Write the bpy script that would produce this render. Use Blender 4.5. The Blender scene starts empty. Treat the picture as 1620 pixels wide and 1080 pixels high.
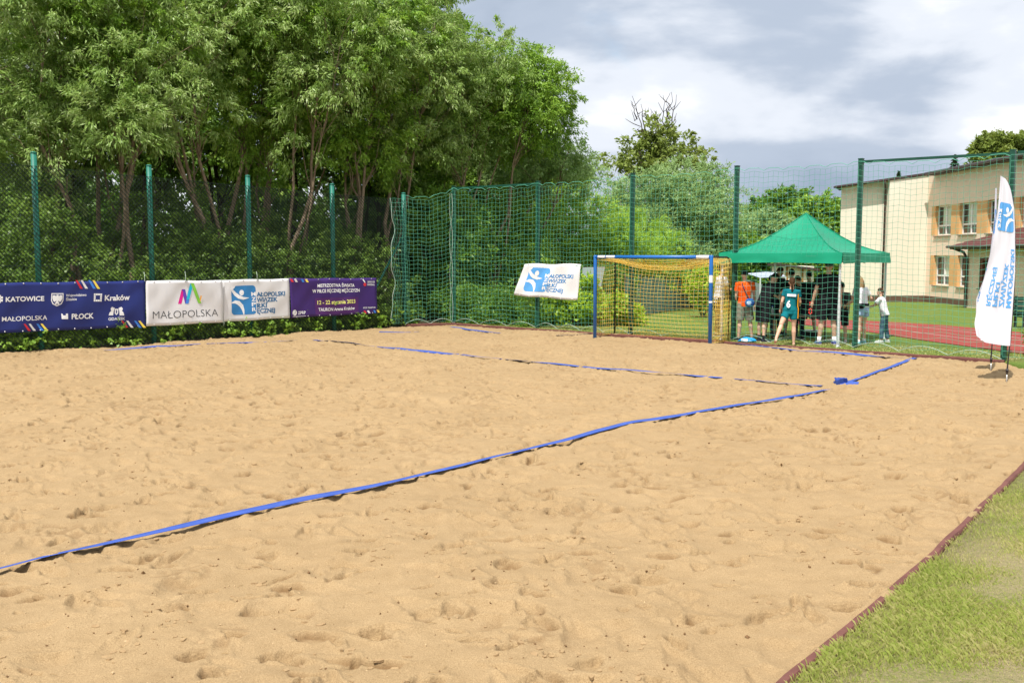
import bpy, bmesh, math, random
import numpy as np
from mathutils import Vector, Matrix, noise as mnoise

S = bpy.context.scene
COL = S.collection
rnd = random.Random(7)
NR = np.random.default_rng(11)
R = math.radians

# ------------------------------------------------------------------ camera
F, CX, CY, HZ, CH = 1580.0, 810.0, 540.0, 404.0, 1.95
PITCH = math.atan((CY - HZ) / F)
cam = bpy.data.cameras.new('camera')
cam.sensor_width = 36.0
cam.lens = F / 1620.0 * 36.0
cam.clip_start = 0.05
cam.clip_end = 4000
camo = bpy.data.objects.new('camera', cam)
camo.location = (0, 0, CH)
camo.rotation_euler = (math.pi / 2 - PITCH, 0, 0)
COL.objects.link(camo)
S.camera = camo
S.render.resolution_x, S.render.resolution_y = 1024, 682

# ------------------------------------------------------------------ light
SUN_EL = R(61)
SUN_H = Vector((-0.48, -0.88)).normalized()       # horizontal direction towards the sun
sun = bpy.data.lights.new('sun', 'SUN')
sun.energy = 4.6
sun.angle = R(0.6)
sun.color = (1.0, 0.955, 0.88)
suno = bpy.data.objects.new('sun', sun)
sd = Vector((SUN_H.x * math.cos(SUN_EL), SUN_H.y * math.cos(SUN_EL), math.sin(SUN_EL)))
suno.rotation_euler = sd.to_track_quat('Z', 'Y').to_euler()
suno.location = (0, 0, 30)
COL.objects.link(suno)

S.view_settings.view_transform = 'Standard'
S.view_settings.look = 'None'
S.view_settings.exposure = 0.40
S.view_settings.gamma = 1.0
S.cycles.max_bounces = 6
S.cycles.diffuse_bounces = 3
S.cycles.glossy_bounces = 2
S.cycles.transmission_bounces = 3
S.cycles.transparent_max_bounces = 8

W = bpy.data.worlds.new('World')
S.world = W
W.use_nodes = True


def world_nodes():
    nt = W.node_tree
    nt.nodes.clear()
    N = nt.nodes.new
    L = nt.links.new
    out = N('ShaderNodeOutputWorld')
    sky = N('ShaderNodeTexSky')
    sky.sky_type = 'NISHITA'
    sky.sun_disc = False
    sky.sun_elevation = SUN_EL
    sky.sun_rotation = math.atan2(SUN_H.x, SUN_H.y)
    sky.air_density = 1.2
    sky.dust_density = 0.4
    b1 = N('ShaderNodeBackground')
    b1.inputs[1].default_value = 0.13
    L(sky.outputs[0], b1.inputs[0])
    tc = N('ShaderNodeTexCoord')

    def nz(scale, det, rough, dist, off, st):
        mp = N('ShaderNodeMapping')
        mp.inputs['Location'].default_value = off
        mp.inputs['Scale'].default_value = (1, 1, st)
        L(tc.outputs['Generated'], mp.inputs[0])
        n = N('ShaderNodeTexNoise')
        n.inputs['Scale'].default_value = scale
        n.inputs['Detail'].default_value = det
        n.inputs['Roughness'].default_value = rough
        n.inputs['Distortion'].default_value = dist
        L(mp.outputs[0], n.inputs['Vector'])
        return n

    def ramp(src, stops, interp='EASE'):
        r = N('ShaderNodeValToRGB')
        r.color_ramp.interpolation = interp
        e = r.color_ramp.elements
        e[0].position, e[0].color = stops[0][0], stops[0][1]
        e[1].position, e[1].color = stops[-1][0], stops[-1][1]
        for p, c in stops[1:-1]:
            k = e.new(p); k.color = c
        L(src, r.inputs[0])
        return r
    big = nz(2.6, 7, 0.55, 0.3, (1.3, 4.4, 0.6), 2.4)
    cov = ramp(big.outputs[0], [(0.26, (0, 0, 0, 1)), (0.40, (1, 1, 1, 1))])
    sh = nz(2.9, 8, 0.50, 0.25, SKYO, 2.5)
    # undersides of the clouds grow darker towards the horizon
    sx = N('ShaderNodeSeparateXYZ')
    L(tc.outputs['Generated'], sx.inputs[0])
    lowz = N('ShaderNodeMapRange')
    lowz.inputs[1].default_value = 0.03; lowz.inputs[2].default_value = 0.30
    lowz.inputs[3].default_value = -0.012; lowz.inputs[4].default_value = 0.065
    L(sx.outputs[2], lowz.inputs[0])
    ad = N('ShaderNodeMath'); ad.operation = 'ADD'
    L(sh.outputs[0], ad.inputs[0]); L(lowz.outputs[0], ad.inputs[1])
    col = ramp(ad.outputs[0], [(0.27, (0.27, 0.335, 0.44, 1)), (0.43, (0.42, 0.485, 0.59, 1)),
                               (0.53, (0.69, 0.73, 0.80, 1)), (0.63, (0.99, 0.99, 1.0, 1))])
    # the cloud deck is darker underneath near the horizon
    b2 = N('ShaderNodeBackground')
    b2.inputs[1].default_value = 0.95
    L(col.outputs[0], b2.inputs[0])
    mx = N('ShaderNodeMixShader')
    L(cov.outputs[0], mx.inputs[0])
    L(b1.outputs[0], mx.inputs[1])
    L(b2.outputs[0], mx.inputs[2])
    L(mx.outputs[0], out.inputs[0])


SKYO = (8.90675, 8.08912, 0.79519)
world_nodes()

# ------------------------------------------------------------------ helpers: photo ray -> place in the world
CP, SP = math.cos(PITCH), math.sin(PITCH)


def ray(px, py):
    a, b = (px - CX) / F, -(py - CY) / F
    y = CP + b * SP
    return Vector((a / y, 1.0, (-SP + b * CP) / y))


def at(px, py, Y):
    d = ray(px, py)
    return Vector((d.x * Y, Y, CH + d.z * Y))


def gnd(px, py, z=0.0):
    d = ray(px, py)
    return at(px, py, (z - CH) / d.z)


def on_plane(px, py, p, n):
    d = ray(px, py)
    o = Vector((0, 0, CH))
    t = (p - o).dot(n) / d.dot(n)
    return o + d * t


def sstep(a, b, x):
    t = min(1.0, max(0.0, (x - a) / (b - a)))
    return t * t * (3 - 2 * t)


def gz(x, y):
    """height of the terrain outside the sand pit"""
    return 0.03 - 0.81 * sstep(24, 60, y)


U = Vector((0.678, 0.735, 0))      # along the court
V = Vector((0.735, -0.678, 0))     # along the goal line


# ------------------------------------------------------------------ materials
def mat(name, col, rough=0.7, spec=0.3, metal=0.0, var=None, scale=6.0, bump=0.0, bscale=40.0, sheen=0.0, transl=0.0):
    m = bpy.data.materials.new(name)
    m.use_nodes = True
    nt = m.node_tree
    b = nt.nodes['Principled BSDF']
    b.inputs['Base Color'].default_value = (*col, 1)
    b.inputs['Roughness'].default_value = rough
    b.inputs['Specular IOR Level'].default_value = spec
    b.inputs['Metallic'].default_value = metal
    N, L = nt.nodes.new, nt.links.new
    geo = N('ShaderNodeNewGeometry')
    if var is not None:
        n = N('ShaderNodeTexNoise')
        n.inputs['Scale'].default_value = scale
        n.inputs['Detail'].default_value = 6
        n.inputs['Roughness'].default_value = 0.6
        L(geo.outputs['Position'], n.inputs['Vector'])
        r = N('ShaderNodeValToRGB')
        r.color_ramp.elements[0].position = 0.35
        r.color_ramp.elements[0].color = (*var, 1)
        r.color_ramp.elements[1].position = 0.65
        r.color_ramp.elements[1].color = (*col, 1)
        L(n.outputs[0], r.inputs[0])
        L(r.outputs[0], b.inputs['Base Color'])
    if bump > 0:
        n2 = N('ShaderNodeTexNoise')
        n2.inputs['Scale'].default_value = bscale
        n2.inputs['Detail'].default_value = 4
        L(geo.outputs['Position'], n2.inputs['Vector'])
        bp = N('ShaderNodeBump')
        bp.inputs['Strength'].default_value = bump
        bp.inputs['Distance'].default_value = 0.02
        L(n2.outputs[0], bp.inputs['Height'])
        L(bp.outputs[0], b.inputs['Normal'])
    if transl > 0:
        tr = N('ShaderNodeBsdfTranslucent')
        src = b.inputs['Base Color']
        if src.is_linked:
            L(src.links[0].from_socket, tr.inputs[0])
        else:
            tr.inputs[0].default_value = (*col, 1)
        mx = N('ShaderNodeMixShader')
        mx.inputs[0].default_value = transl
        L(b.outputs[0], mx.inputs[1])
        L(tr.outputs[0], mx.inputs[2])
        L(mx.outputs[0], nt.nodes['Material Output'].inputs[0])
    return m


def leaf_mat(name, stops, transl=0.3, rough=0.45, spec=0.35):
    """leaf colours spread over the single leaves of a crown"""
    m = bpy.data.materials.new(name)
    m.use_nodes = True
    nt = m.node_tree
    N, L = nt.nodes.new, nt.links.new
    b = nt.nodes['Principled BSDF']
    geo = N('ShaderNodeNewGeometry')
    r = N('ShaderNodeValToRGB')
    e = r.color_ramp.elements
    e[0].position, e[0].color = 0.0, (*stops[0], 1)
    e[1].position, e[1].color = 1.0, (*stops[-1], 1)
    for i, c in enumerate(stops[1:-1]):
        k = e.new((i + 1) / (len(stops) - 1)); k.color = (*c, 1)
    n = N('ShaderNodeTexNoise')
    n.inputs['Scale'].default_value = 0.9
    n.inputs['Detail'].default_value = 3
    L(geo.outputs['Position'], n.inputs['Vector'])
    ma = N('ShaderNodeMath'); ma.operation = 'MULTIPLY_ADD'
    ma.inputs[1].default_value = 0.55
    L(geo.outputs['Random Per Island'], ma.inputs[0])
    ms = N('ShaderNodeMath'); ms.operation = 'MULTIPLY_ADD'
    ms.inputs[1].default_value = 1.3; ms.inputs[2].default_value = -0.42
    L(n.outputs[0], ms.inputs[0])
    L(ms.outputs[0], ma.inputs[2])
    L(ma.outputs[0], r.inputs[0])
    L(r.outputs[0], b.inputs['Base Color'])
    b.inputs['Roughness'].default_value = rough
    b.inputs['Specular IOR Level'].default_value = spec
    tr = N('ShaderNodeBsdfTranslucent')
    hs = N('ShaderNodeHueSaturation')
    hs.inputs['Value'].default_value = 1.5
    hs.inputs['Hue'].default_value = 0.485
    L(r.outputs[0], hs.inputs['Color'])
    L(hs.outputs[0], tr.inputs[0])
    mx = N('ShaderNodeMixShader')
    mx.inputs[0].default_value = transl
    L(b.outputs[0], mx.inputs[1]); L(tr.outputs[0], mx.inputs[2])
    L(mx.outputs[0], nt.nodes['Material Output'].inputs[0])
    return m


# ------------------------------------------------------------------ objects
def tag(o, label=None, cat=None, group=None, kind=None):
    if label: o['label'] = label
    if cat: o['category'] = cat
    if group: o['group'] = group
    if kind: o['kind'] = kind
    return o


def empty(name, loc, label, cat, group=None, rz=0.0):
    o = bpy.data.objects.new(name, None)
    o.location = loc
    o.rotation_euler = (0, 0, rz)
    o.empty_display_size = 0.2
    COL.objects.link(o)
    return tag(o, label, cat, group)


def link_mesh(name, me, mats, parent=None, world=True, smooth=False):
    if not isinstance(mats, (list, tuple)):
        mats = [mats]
    for m in mats:
        me.materials.append(m)
    o = bpy.data.objects.new(name, me)
    COL.objects.link(o)
    if smooth:
        me.polygons.foreach_set('use_smooth', [True] * len(me.polygons))
    if parent is not None:
        o.parent = parent
        if world:   # geometry was given in world coordinates
            pm = Matrix.Translation(parent.location) @ Matrix.Rotation(parent.rotation_euler[2], 4, 'Z')
            p = parent.parent
            while p is not None:
                pm = (Matrix.Translation(p.location) @ Matrix.Rotation(p.rotation_euler[2], 4, 'Z')) @ pm
                p = p.parent
            me.transform(pm.inverted())
    return o


class MB:
    """collects shapes into one mesh"""

    def __init__(s):
        s.v, s.f, s.m = [], [], []

    def add(s, vs, fs, mi=0):
        k = len(s.v)
        s.v.extend([tuple(p) for p in vs])
        for f in fs:
            s.f.append(tuple(i + k for i in f))
            s.m.append(mi)

    def box(s, lo, hi, mi=0, M=None):
        x0, y0, z0 = lo; x1, y1, z1 = hi
        vs = [Vector(p) for p in ((x0, y0, z0), (x1, y0, z0), (x1, y1, z0), (x0, y1, z0), (x0, y0, z1), (x1, y0, z1), (x1, y1, z1), (x0, y1, z1))]
        if M is not None:
            vs = [M @ p for p in vs]
        s.add(vs, [(0, 3, 2, 1), (4, 5, 6, 7), (0, 1, 5, 4), (1, 2, 6, 5), (2, 3, 7, 6), (3, 0, 4, 7)], mi)

    def bar(s, a, b, w, h=None, mi=0, up=Vector((0, 0, 1))):
        """square bar from a to b"""
        a, b = Vector(a), Vector(b)
        h = w if h is None else h
        d = (b - a).normalized()
        if abs(d.dot(up)) > 0.98:
            up = Vector((U.x, U.y, 0))
        x = d.cross(up).normalized(); z = x.cross(d)
        vs = []
        for p in (a, b):
            for i, j in ((-1, -1), (1, -1), (1, 1), (-1, 1)):
                vs.append(p + x * (i * w / 2) + z * (j * h / 2))
        s.add(vs, [(0, 1, 2, 3)[::-1], (4, 5, 6, 7), (0, 1, 5, 4), (1, 2, 6, 5), (2, 3, 7, 6), (3, 0, 4, 7)], mi)

    def tube(s, pts, r, n=6, mi=0, cap=True, sx=1.0):
        pts = [Vector(p) for p in pts]
        rs = r if isinstance(r, (list, tuple)) else [r] * len(pts)
        k = len(s.v)
        ref = None
        for i, p in enumerate(pts):
            if i == 0: d = pts[1] - p
            elif i == len(pts) - 1: d = p - pts[i - 1]
            else: d = pts[i + 1] - pts[i - 1]
            if d.length < 1e-9: d = Vector((0, 0, 1))
            d.normalize()
            if ref is None:
                ref = Vector((1, 0, 0)) if abs(d.x) < 0.8 else Vector((0, 1, 0))
            x = (ref - d * ref.dot(d))
            if x.length < 1e-6:
                x = d.orthogonal()
            x.normalize(); ref = x
            y = d.cross(x)
            for j in range(n):
                a = 2 * math.pi * j / n
                s.v.append(tuple(p + x * (math.cos(a) * rs[i] * sx) + y * (math.sin(a) * rs[i])))
        for i in range(len(pts) - 1):
            for j in range(n):
                j2 = (j + 1) % n
                s.f.append((k + i * n + j, k + i * n + j2, k + (i + 1) * n + j2, k + (i + 1) * n + j)); s.m.append(mi)
        if cap and n > 2:
            s.f.append(tuple(k + j for j in range(n))[::-1]); s.m.append(mi)
            e = k + (len(pts) - 1) * n
            s.f.append(tuple(e + j for j in range(n))); s.m.append(mi)

    def loft(s, rings, mi=0, cap=True):
        k = len(s.v); n = len(rings[0])
        for rg in rings:
            s.v.extend([tuple(p) for p in rg])
        for i in range(len(rings) - 1):
            for j in range(n):
                j2 = (j + 1) % n
                s.f.append((k + i * n + j, k + i * n + j2, k + (i + 1) * n + j2, k + (i + 1) * n + j)); s.m.append(mi)
        if cap:
            s.f.append(tuple(k + j for j in range(n))[::-1]); s.m.append(mi)
            e = k + (len(rings) - 1) * n
            s.f.append(tuple(e + j for j in range(n))); s.m.append(mi)

    def grid(s, fn, nu, nv, mi=0):
        k = len(s.v)
        for j in range(nv + 1):
            for i in range(nu + 1):
                s.v.append(tuple(fn(i / nu, j / nv)))
        for j in range(nv):
            for i in range(nu):
                a = k + j * (nu + 1) + i
                s.f.append((a, a + 1, a + nu + 2, a + nu + 1)); s.m.append(mi)

    def ball(s, c, r, mi=0, seg=10, ring=7, M=None):
        c = Vector(c)
        rx, ry, rz = r if isinstance(r, (list, tuple)) else (r, r, r)
        rings = []
        for i in range(1, ring):
            t = math.pi * i / ring
            rg = []
            for j in range(seg):
                a = 2 * math.pi * j / seg
                p = Vector((rx * math.sin(t) * math.cos(a), ry * math.sin(t) * math.sin(a), -rz * math.cos(t)))
                if M is not None: p = M @ p
                rg.append(c + p)
            rings.append(rg)
        s.loft(rings, mi)

    def mesh(s, name):
        me = bpy.data.meshes.new(name)
        me.from_pydata(s.v, [], s.f)
        if any(s.m):
            me.polygons.foreach_set('material_index', s.m)
        me.update()
        return me

    def build(s, name, mats, parent=None, smooth=False, world=True, thick=0.0):
        me = s.mesh(name)
        o = link_mesh(name, me, mats, parent, world, smooth)
        if thick:
            md = o.modifiers.new('thickness', 'SOLIDIFY')
            md.thickness = thick
            md.offset = 0
        return o


def np_mesh(name, verts, faces_flat, nper):
    """fast mesh from numpy arrays; all faces have nper corners"""
    me = bpy.data.meshes.new(name)
    nv = len(verts); nf = len(faces_flat) // nper
    me.vertices.add(nv)
    me.vertices.foreach_set('co', np.ascontiguousarray(verts, dtype=np.float32).ravel())
    me.loops.add(nf * nper)
    me.loops.foreach_set('vertex_index', np.ascontiguousarray(faces_flat, dtype=np.int32))
    me.polygons.add(nf)
    me.polygons.foreach_set('loop_start', np.arange(0, nf * nper, nper, dtype=np.int32))
    me.polygons.foreach_set('loop_total', np.full(nf, nper, dtype=np.int32))
    me.update(calc_edges=True)
    return me


# ------------------------------------------------------------------ a bench to evaluate single objects on, removed at the end
BENCH = bpy.data.scenes.new('bench')


def evaluate(o):
    BENCH.collection.objects.link(o)
    vl = BENCH.view_layers[0]
    vl.update()
    dg = vl.depsgraph
    dg.update()
    me = bpy.data.meshes.new_from_object(o.evaluated_get(dg), depsgraph=dg)
    bpy.data.objects.remove(o)
    return me


# ------------------------------------------------------------------ lettering
_tc = {}


def text_geo(txt, bold=0.0, spacing=1.0):
    """flat letters as (vertices, faces, width); the capitals are about 0.7 high"""
    key = (txt, bold, spacing)
    if key in _tc:
        return _tc[key]
    c = bpy.data.curves.new('lettering', 'FONT')
    c.body = txt
    c.size = 1.0
    c.offset = bold
    c.space_character = spacing
    c.resolution_u = 3
    o = bpy.data.objects.new('lettering', c)
    me = evaluate(o)
    vs = [(v.co.x, v.co.y) for v in me.vertices]
    fs = [tuple(p.vertices) for p in me.polygons]
    bpy.data.meshes.remove(me)
    bpy.data.curves.remove(c)
    x0 = min(v[0] for v in vs); x1 = max(v[0] for v in vs)
    vs = [(x - x0, y) for x, y in vs]
    _tc[key] = (vs, fs, x1 - x0)
    return _tc[key]


class Art:
    """flat printed shapes in the own coordinates (u to the right, v up) of a banner"""

    def __init__(s):
        s.v, s.f, s.m = [], [], []
        s.layer = 0          # shapes printed over others lie a hair higher
        s.part, s.t = 'print', []

    def add(s, vs, fs, mi):
        k = len(s.v)
        s.v += [(q[0], q[1], q[2] if len(q) > 2 else s.layer) for q in vs]
        for f in fs:
            s.f.append(tuple(i + k for i in f)); s.m.append(mi); s.t.append(s.part)

    def poly(s, pts, mi):
        s.add(pts, [tuple(range(len(pts)))], mi)

    def text(s, t, x, y, h, mi, w=None, bold=0.0, spacing=1.0, align='l', rot=False):
        """baseline starts at x,y; h is the height of a capital; w squeezes to that width"""
        vs, fs, wd = text_geo(t, bold, spacing)
        k = h / 0.70
        kx = k if w is None else w / wd
        off = {'l': 0, 'c': -wd * kx / 2, 'r': -wd * kx}[align]
        if rot:    # reading downwards
            s.add([(x + b * k, y - a * kx - off) for a, b in vs], fs, mi)
        else:
            s.add([(x + off + a * kx, y + b * k) for a, b in vs], fs, mi)

    def disc(s, x, y, rx, ry, mi, n=20):
        s.poly([(x + rx * math.cos(2 * math.pi * i / n), y + ry * math.sin(2 * math.pi * i / n)) for i in range(n)], mi)

    def rrect(s, x0, y0, x1, y1, r, mi):
        pts = []
        for cx, cy, a0 in ((x1 - r, y1 - r, 0), (x0 + r, y1 - r, 90), (x0 + r, y0 + r, 180), (x1 - r, y0 + r, 270)):
            for i in range(6):
                a = R(a0 + 18 * i)
                pts.append((cx + r * math.cos(a), cy + r * math.sin(a)))
        s.poly(pts, mi)

    def stroke(s, pts, ws, mi):
        """a swoosh along pts with a width at each point"""
        L, Rr = [], []
        for i, (x, y) in enumerate(pts):
            a = pts[max(0, i - 1)]; b = pts[min(len(pts) - 1, i + 1)]
            dx, dy = b[0] - a[0], b[1] - a[1]
            l = math.hypot(dx, dy) or 1
            L.append((x - dy / l * ws[i] / 2, y + dx / l * ws[i] / 2)); Rr.append((x + dy / l * ws[i] / 2, y - dx / l * ws[i] / 2))
        n = len(pts)
        s.add(L + Rr, [(i, n + i, n + i + 1, i + 1) for i in range(n - 1)], mi)

    def clip_subdiv(s, maxlen):
        """cut long faces so that they follow the cloth"""
        bm = bmesh.new()
        lay = bm.verts.layers.float.new('layer')
        vs = [bm.verts.new((x, y, 0.0)) for x, y, z in s.v]
        for v, q in zip(vs, s.v): v[lay] = q[2]
        for f, m in zip(s.f, s.m):
            try:
                fc = bm.faces.new([vs[i] for i in f]); fc.material_index = m
            except ValueError:
                pass
        bmesh.ops.triangulate(bm, faces=bm.faces[:])
        for _ in range(5):
            es = [e for e in bm.edges if e.calc_length() > maxlen]
            if not es: break
            bmesh.ops.subdivide_edges(bm, edges=es, cuts=1)
            bmesh.ops.triangulate(bm, faces=[f for f in bm.faces if len(f.verts) > 3])
        bm.verts.index_update()
        out = ([(v.co.x, v.co.y, v[lay]) for v in bm.verts], [tuple(v.index for v in f.verts) for f in bm.faces], [f.material_index for f in bm.faces])
        bm.free()
        return out


def print_on(art, surf, name, mats, parent, lift=0.004, maxlen=0.12):
    """every word and emblem becomes a part of its own"""
    parts = []
    for t in art.t:
        if t not in parts: parts.append(t)
    for t in parts:
        sub = Art()
        idx = [k for k, x in enumerate(art.t) if x == t]
        remap = {}
        for k in idx:
            for q in art.f[k]:
                if q not in remap:
                    remap[q] = len(sub.v); sub.v.append(art.v[q])
            sub.f.append(tuple(remap[q] for q in art.f[k])); sub.m.append(art.m[k])
        vs, fs, ms = sub.clip_subdiv(maxlen)
        used = sorted(set(ms))
        mb = MB()
        mb.v = [tuple(surf(u, v, lift + 0.0022 * l)) for u, v, l in vs]
        mb.f = fs; mb.m = [used.index(m) for m in ms]
        mb.build(t.split(':')[0], [mats[m] for m in used], parent)


# ------------------------------------------------------------------ foliage
def leaf_arrays(C, D, ln, wd, rng, fold=0.25, N0=None, wild=0.8):
    """one rhomb-shaped leaf at each centre C with axis D; N0 is the side the leaf blades turn to"""
    n = len(C)
    D = D / (np.linalg.norm(D, axis=1, keepdims=True) + 1e-9)
    r = rng.normal(size=(n, 3))
    if N0 is not None:
        r = N0 + r * wild
    X = np.cross(D, r)
    X /= (np.linalg.norm(X, axis=1, keepdims=True) + 1e-9)
    Nn = np.cross(X, D)
    l = (ln * rng.uniform(0.6, 1.35, n))[:, None]
    w = (wd * rng.uniform(0.65, 1.35, n))[:, None]
    v = np.empty((n, 4, 3))
    v[:, 0] = C - D * l * 0.5
    v[:, 1] = C + X * w * 0.5 + Nn * w * fold - D * l * 0.05
    v[:, 2] = C + D * l * 0.5
    v[:, 3] = C - X * w * 0.5 + Nn * w * fold - D * l * 0.05
    return v.reshape(-1, 3)


def spray_points(clumps, sprays, per, rng, size=0.30, droop=0.5, up=0.25):
    """clumps made of leafy sprays on their upper and outer side; returns centres, axes, facing"""
    cl = np.asarray(clumps, float)
    ns = np.maximum(3, (sprays * cl[:, 3] ** 2 * rng.uniform(.6, 1.4, len(cl)))).astype(int)
    ci = np.repeat(np.arange(len(cl)), ns)
    m = len(ci)
    d = rng.normal(size=(m, 3)); d[:, 2] += up; d /= np.linalg.norm(d, axis=1, keepdims=True)
    sc = cl[ci, :3] + d * cl[ci, 3:4] * rng.uniform(.55, 1.12, m)[:, None] * np.array([1, 1, .85])
    sz = size * rng.uniform(.6, 1.5, m)
    cnt = np.maximum(8, per * rng.uniform(.5, 1.5, m)).astype(int)
    si = np.repeat(np.arange(m), cnt)
    n = len(si)
    e = rng.normal(size=(n, 3)); e /= np.linalg.norm(e, axis=1, keepdims=True)
    rr = rng.uniform(0, 1, n) ** .6
    out = d[si]
    # the spray reaches outwards and hangs
    off = e * (rr * sz[si])[:, None] * np.array([.75, .75, .55]) + out * (rng.uniform(-.3, .9, n) * sz[si])[:, None]
    off[:, 2] -= droop * (np.linalg.norm(off, axis=1) ** 1.5) * 1.1
    C = sc[si] + off
    D = out * .55 + e * .5 + rng.normal(size=(n, 3)) * .35
    D[:, 2] -= droop
    N0 = out * .6 + e * .3 + np.array([sd.x * .8, sd.y * .8, sd.z * .95])     # blades turn to the light
    return C, D, N0


def foliage_points(clumps, per, rng, droop=0.4, squash=0.85, power=2.0):
    """leaf centres and axes for clumps [(x,y,z,r)]"""
    cl = np.asarray(clumps, float)
    cnt = np.maximum(12, (per * cl[:, 3] ** 2)).astype(int)
    idx = np.repeat(np.arange(len(cl)), cnt)
    n = len(idx)
    d = rng.normal(size=(n, 3)); d /= np.linalg.norm(d, axis=1, keepdims=True)
    rad = rng.uniform(0, 1, n) ** (1 / power)
    # leaves gather on twigs: pull groups of leaves to shared offsets
    tw = rng.normal(size=(n // 7 + 1, 3)) * 0.13
    off = d * rad[:, None] + tw[np.arange(n) % len(tw)]
    off[:, 2] *= squash
    C = cl[idx, :3] + off * cl[idx, 3:4]
    D = d * 0.6 + rng.normal(size=(n, 3)) * 0.55
    D[:, 2] -= droop
    return C, D


def leaf_mesh(name, clumps, per, ln, wd, seed, droop=0.4, squash=0.85, power=2.0, spray=None):
    """spray = (sprays per square metre of clump radius, leaves per spray, spray size)"""
    rng = np.random.default_rng(seed)
    if spray:
        C, D, N0 = spray_points(clumps, spray[0], spray[1], rng, spray[2], droop)
        v = leaf_arrays(C, D, ln, wd, rng, N0=N0)
    else:
        C, D = foliage_points(clumps, per, rng, droop, squash, power)
        v = leaf_arrays(C, D, ln, wd, rng)
    return np_mesh(name, v, np.arange(len(v)), 4)


def clumps_in(ells, n, rng, rmin, rmax, inner=0.45):
    """clump centres spread through a set of ellipsoids, mostly near their surface"""
    out = []
    vol = [e[3] * e[4] * e[5] for e in ells]
    for _ in range(n):
        e = rng.choices(ells, vol)[0]
        while True:
            d = Vector((rng.gauss(0, 1), rng.gauss(0, 1), rng.gauss(0, 1)))
            if d.length > 0.01: break
        d.normalize()
        k = inner + (1 - inner) * rng.random() ** 0.6
        out.append((e[0] + d.x * e[3] * k, e[1] + d.y * e[4] * k, e[2] + d.z * e[5] * k, rng.uniform(rmin, rmax)))
    return out


def wiggle(a, b, n, amp, rng, bow=None):
    a, b = Vector(a), Vector(b)
    pts = []
    ox, oy = rng.uniform(0, 50), rng.uniform(0, 50)
    for i in range(n + 1):
        t = i / n
        p = a.lerp(b, t)
        k = math.sin(math.pi * t)
        p.x += amp * (mnoise.noise((ox + t * 3, 0, 0))) * (0.3 + k)
        p.y += amp * (mnoise.noise((oy + t * 3, 5, 0))) * (0.3 + k)
        if bow: p += Vector(bow) * k
        pts.append(p)
    pts[0] = a
    return pts


def tree(name, label, base, tops, ells, nclump, rcl, per, leaf, lm, bm_, trunk_r, rng, group=None, droop=0.4, cat='tree', squash=0.85, seed=1, twigs=True, inner=0.45, spray=None):
    """base point, stem tops, crown ellipsoids in world coordinates"""
    base = Vector(base)
    o = empty(name, base, label, cat, group)
    cl = clumps_in(ells, nclump, rng, rcl[0], rcl[1], inner)
    tr = MB()
    stems = []
    for i, tp in enumerate(tops):
        b0 = base + Vector((rng.uniform(-.12, .12), rng.uniform(-.12, .12), -0.15)) if len(tops) > 1 else base + Vector((0, 0, -0.15))
        r0 = trunk_r * (1.0 if i == 0 else rng.uniform(.55, .85))
        pts = wiggle(b0, tp, 9, 0.45, rng)
        tr.tube(pts, [r0 * (1.25 if k == 0 else 1.05 - 0.8 * k / 9) for k in range(10)], 7)
        stems.append((pts, r0))
    if twigs:
        for c in cl:
            p = Vector(c[:3])
            pts, r0 = min(stems, key=lambda s: min((q - p).length for q in s[0]))
            # branch leaves the stem below the clump
            cand = [k for k, q in enumerate(pts) if q.z < p.z - 0.15 * abs(p.z - base.z) and k >= 2] or [len(pts) - 3]
            k = max(cand)
            q = pts[k]
            rb = max(0.008, min(0.05, r0 * 0.35) * (1 - 0.06 * k))
            bp = wiggle(q, p, 4, 0.25, rng, bow=(0, 0, 0.12))
            tr.tube(bp, [rb, rb * .8, rb * .6, rb * .42, rb * .25], 4, cap=False)
    tr.build('trunk', bm_, o, smooth=True)
    me = leaf_mesh('crown', cl, per, leaf[0], leaf[1], seed, droop, squash, spray=spray)
    link_mesh('crown', me, lm, o)
    return o
# ------------------------------------------------------------------ ground: sand pit, lawn, running track
LF0 = Vector((-2.99, 27.76, 0))            # last post of the left fence
PIT = [(-23.2, 5.9), (-3.05, 27.70), (-1.70, 28.18), (9.00, 18.15), (8.75, 16.3), (6.85, 12.3), (4.72, 9.07),
       (3.02, 6.72), (2.02, 5.38), (1.26, 4.42), (-0.6, 1.6), (-3.0, -3.0), (-20, -4.0)]
PITC = Vector((-4.0, 13.0))


def densify(poly, step, closed=True):
    out = []
    n = len(poly)
    for i in range(n if closed else n - 1):
        a = Vector(poly[i]); b = Vector(poly[(i + 1) % n])
        k = max(1, int((b - a).length / step))
        for j in range(k):
            out.append(a.lerp(b, j / k))
    if not closed:
        out.append(Vector(poly[-1]))
    return out


def poly_dist(px, py, poly):
    """signed distance (numpy), positive outside"""
    d = np.full(px.shape, 1e9)
    inside = np.zeros(px.shape, bool)
    n = len(poly)
    for i in range(n):
        x0, y0 = poly[i]; x1, y1 = poly[(i + 1) % n]
        ex, ey = x1 - x0, y1 - y0
        t = np.clip(((px - x0) * ex + (py - y0) * ey) / (ex * ex + ey * ey), 0, 1)
        d = np.minimum(d, np.hypot(px - x0 - t * ex, py - y0 - t * ey))
        c = ((y0 > py) != (y1 > py)) & (px < (x1 - x0) * (py - y0) / ((y1 - y0) if y1 != y0 else 1e-9) + x0)
        inside ^= c
    return np.where(inside, -d, d)


# --- sand height and dampness on a raster
RX0, RY0, RS = -17.0, 2.0, 0.011
RW, RH = int((9.6 - RX0) / RS), int((29.0 - RY0) / RS)


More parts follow.
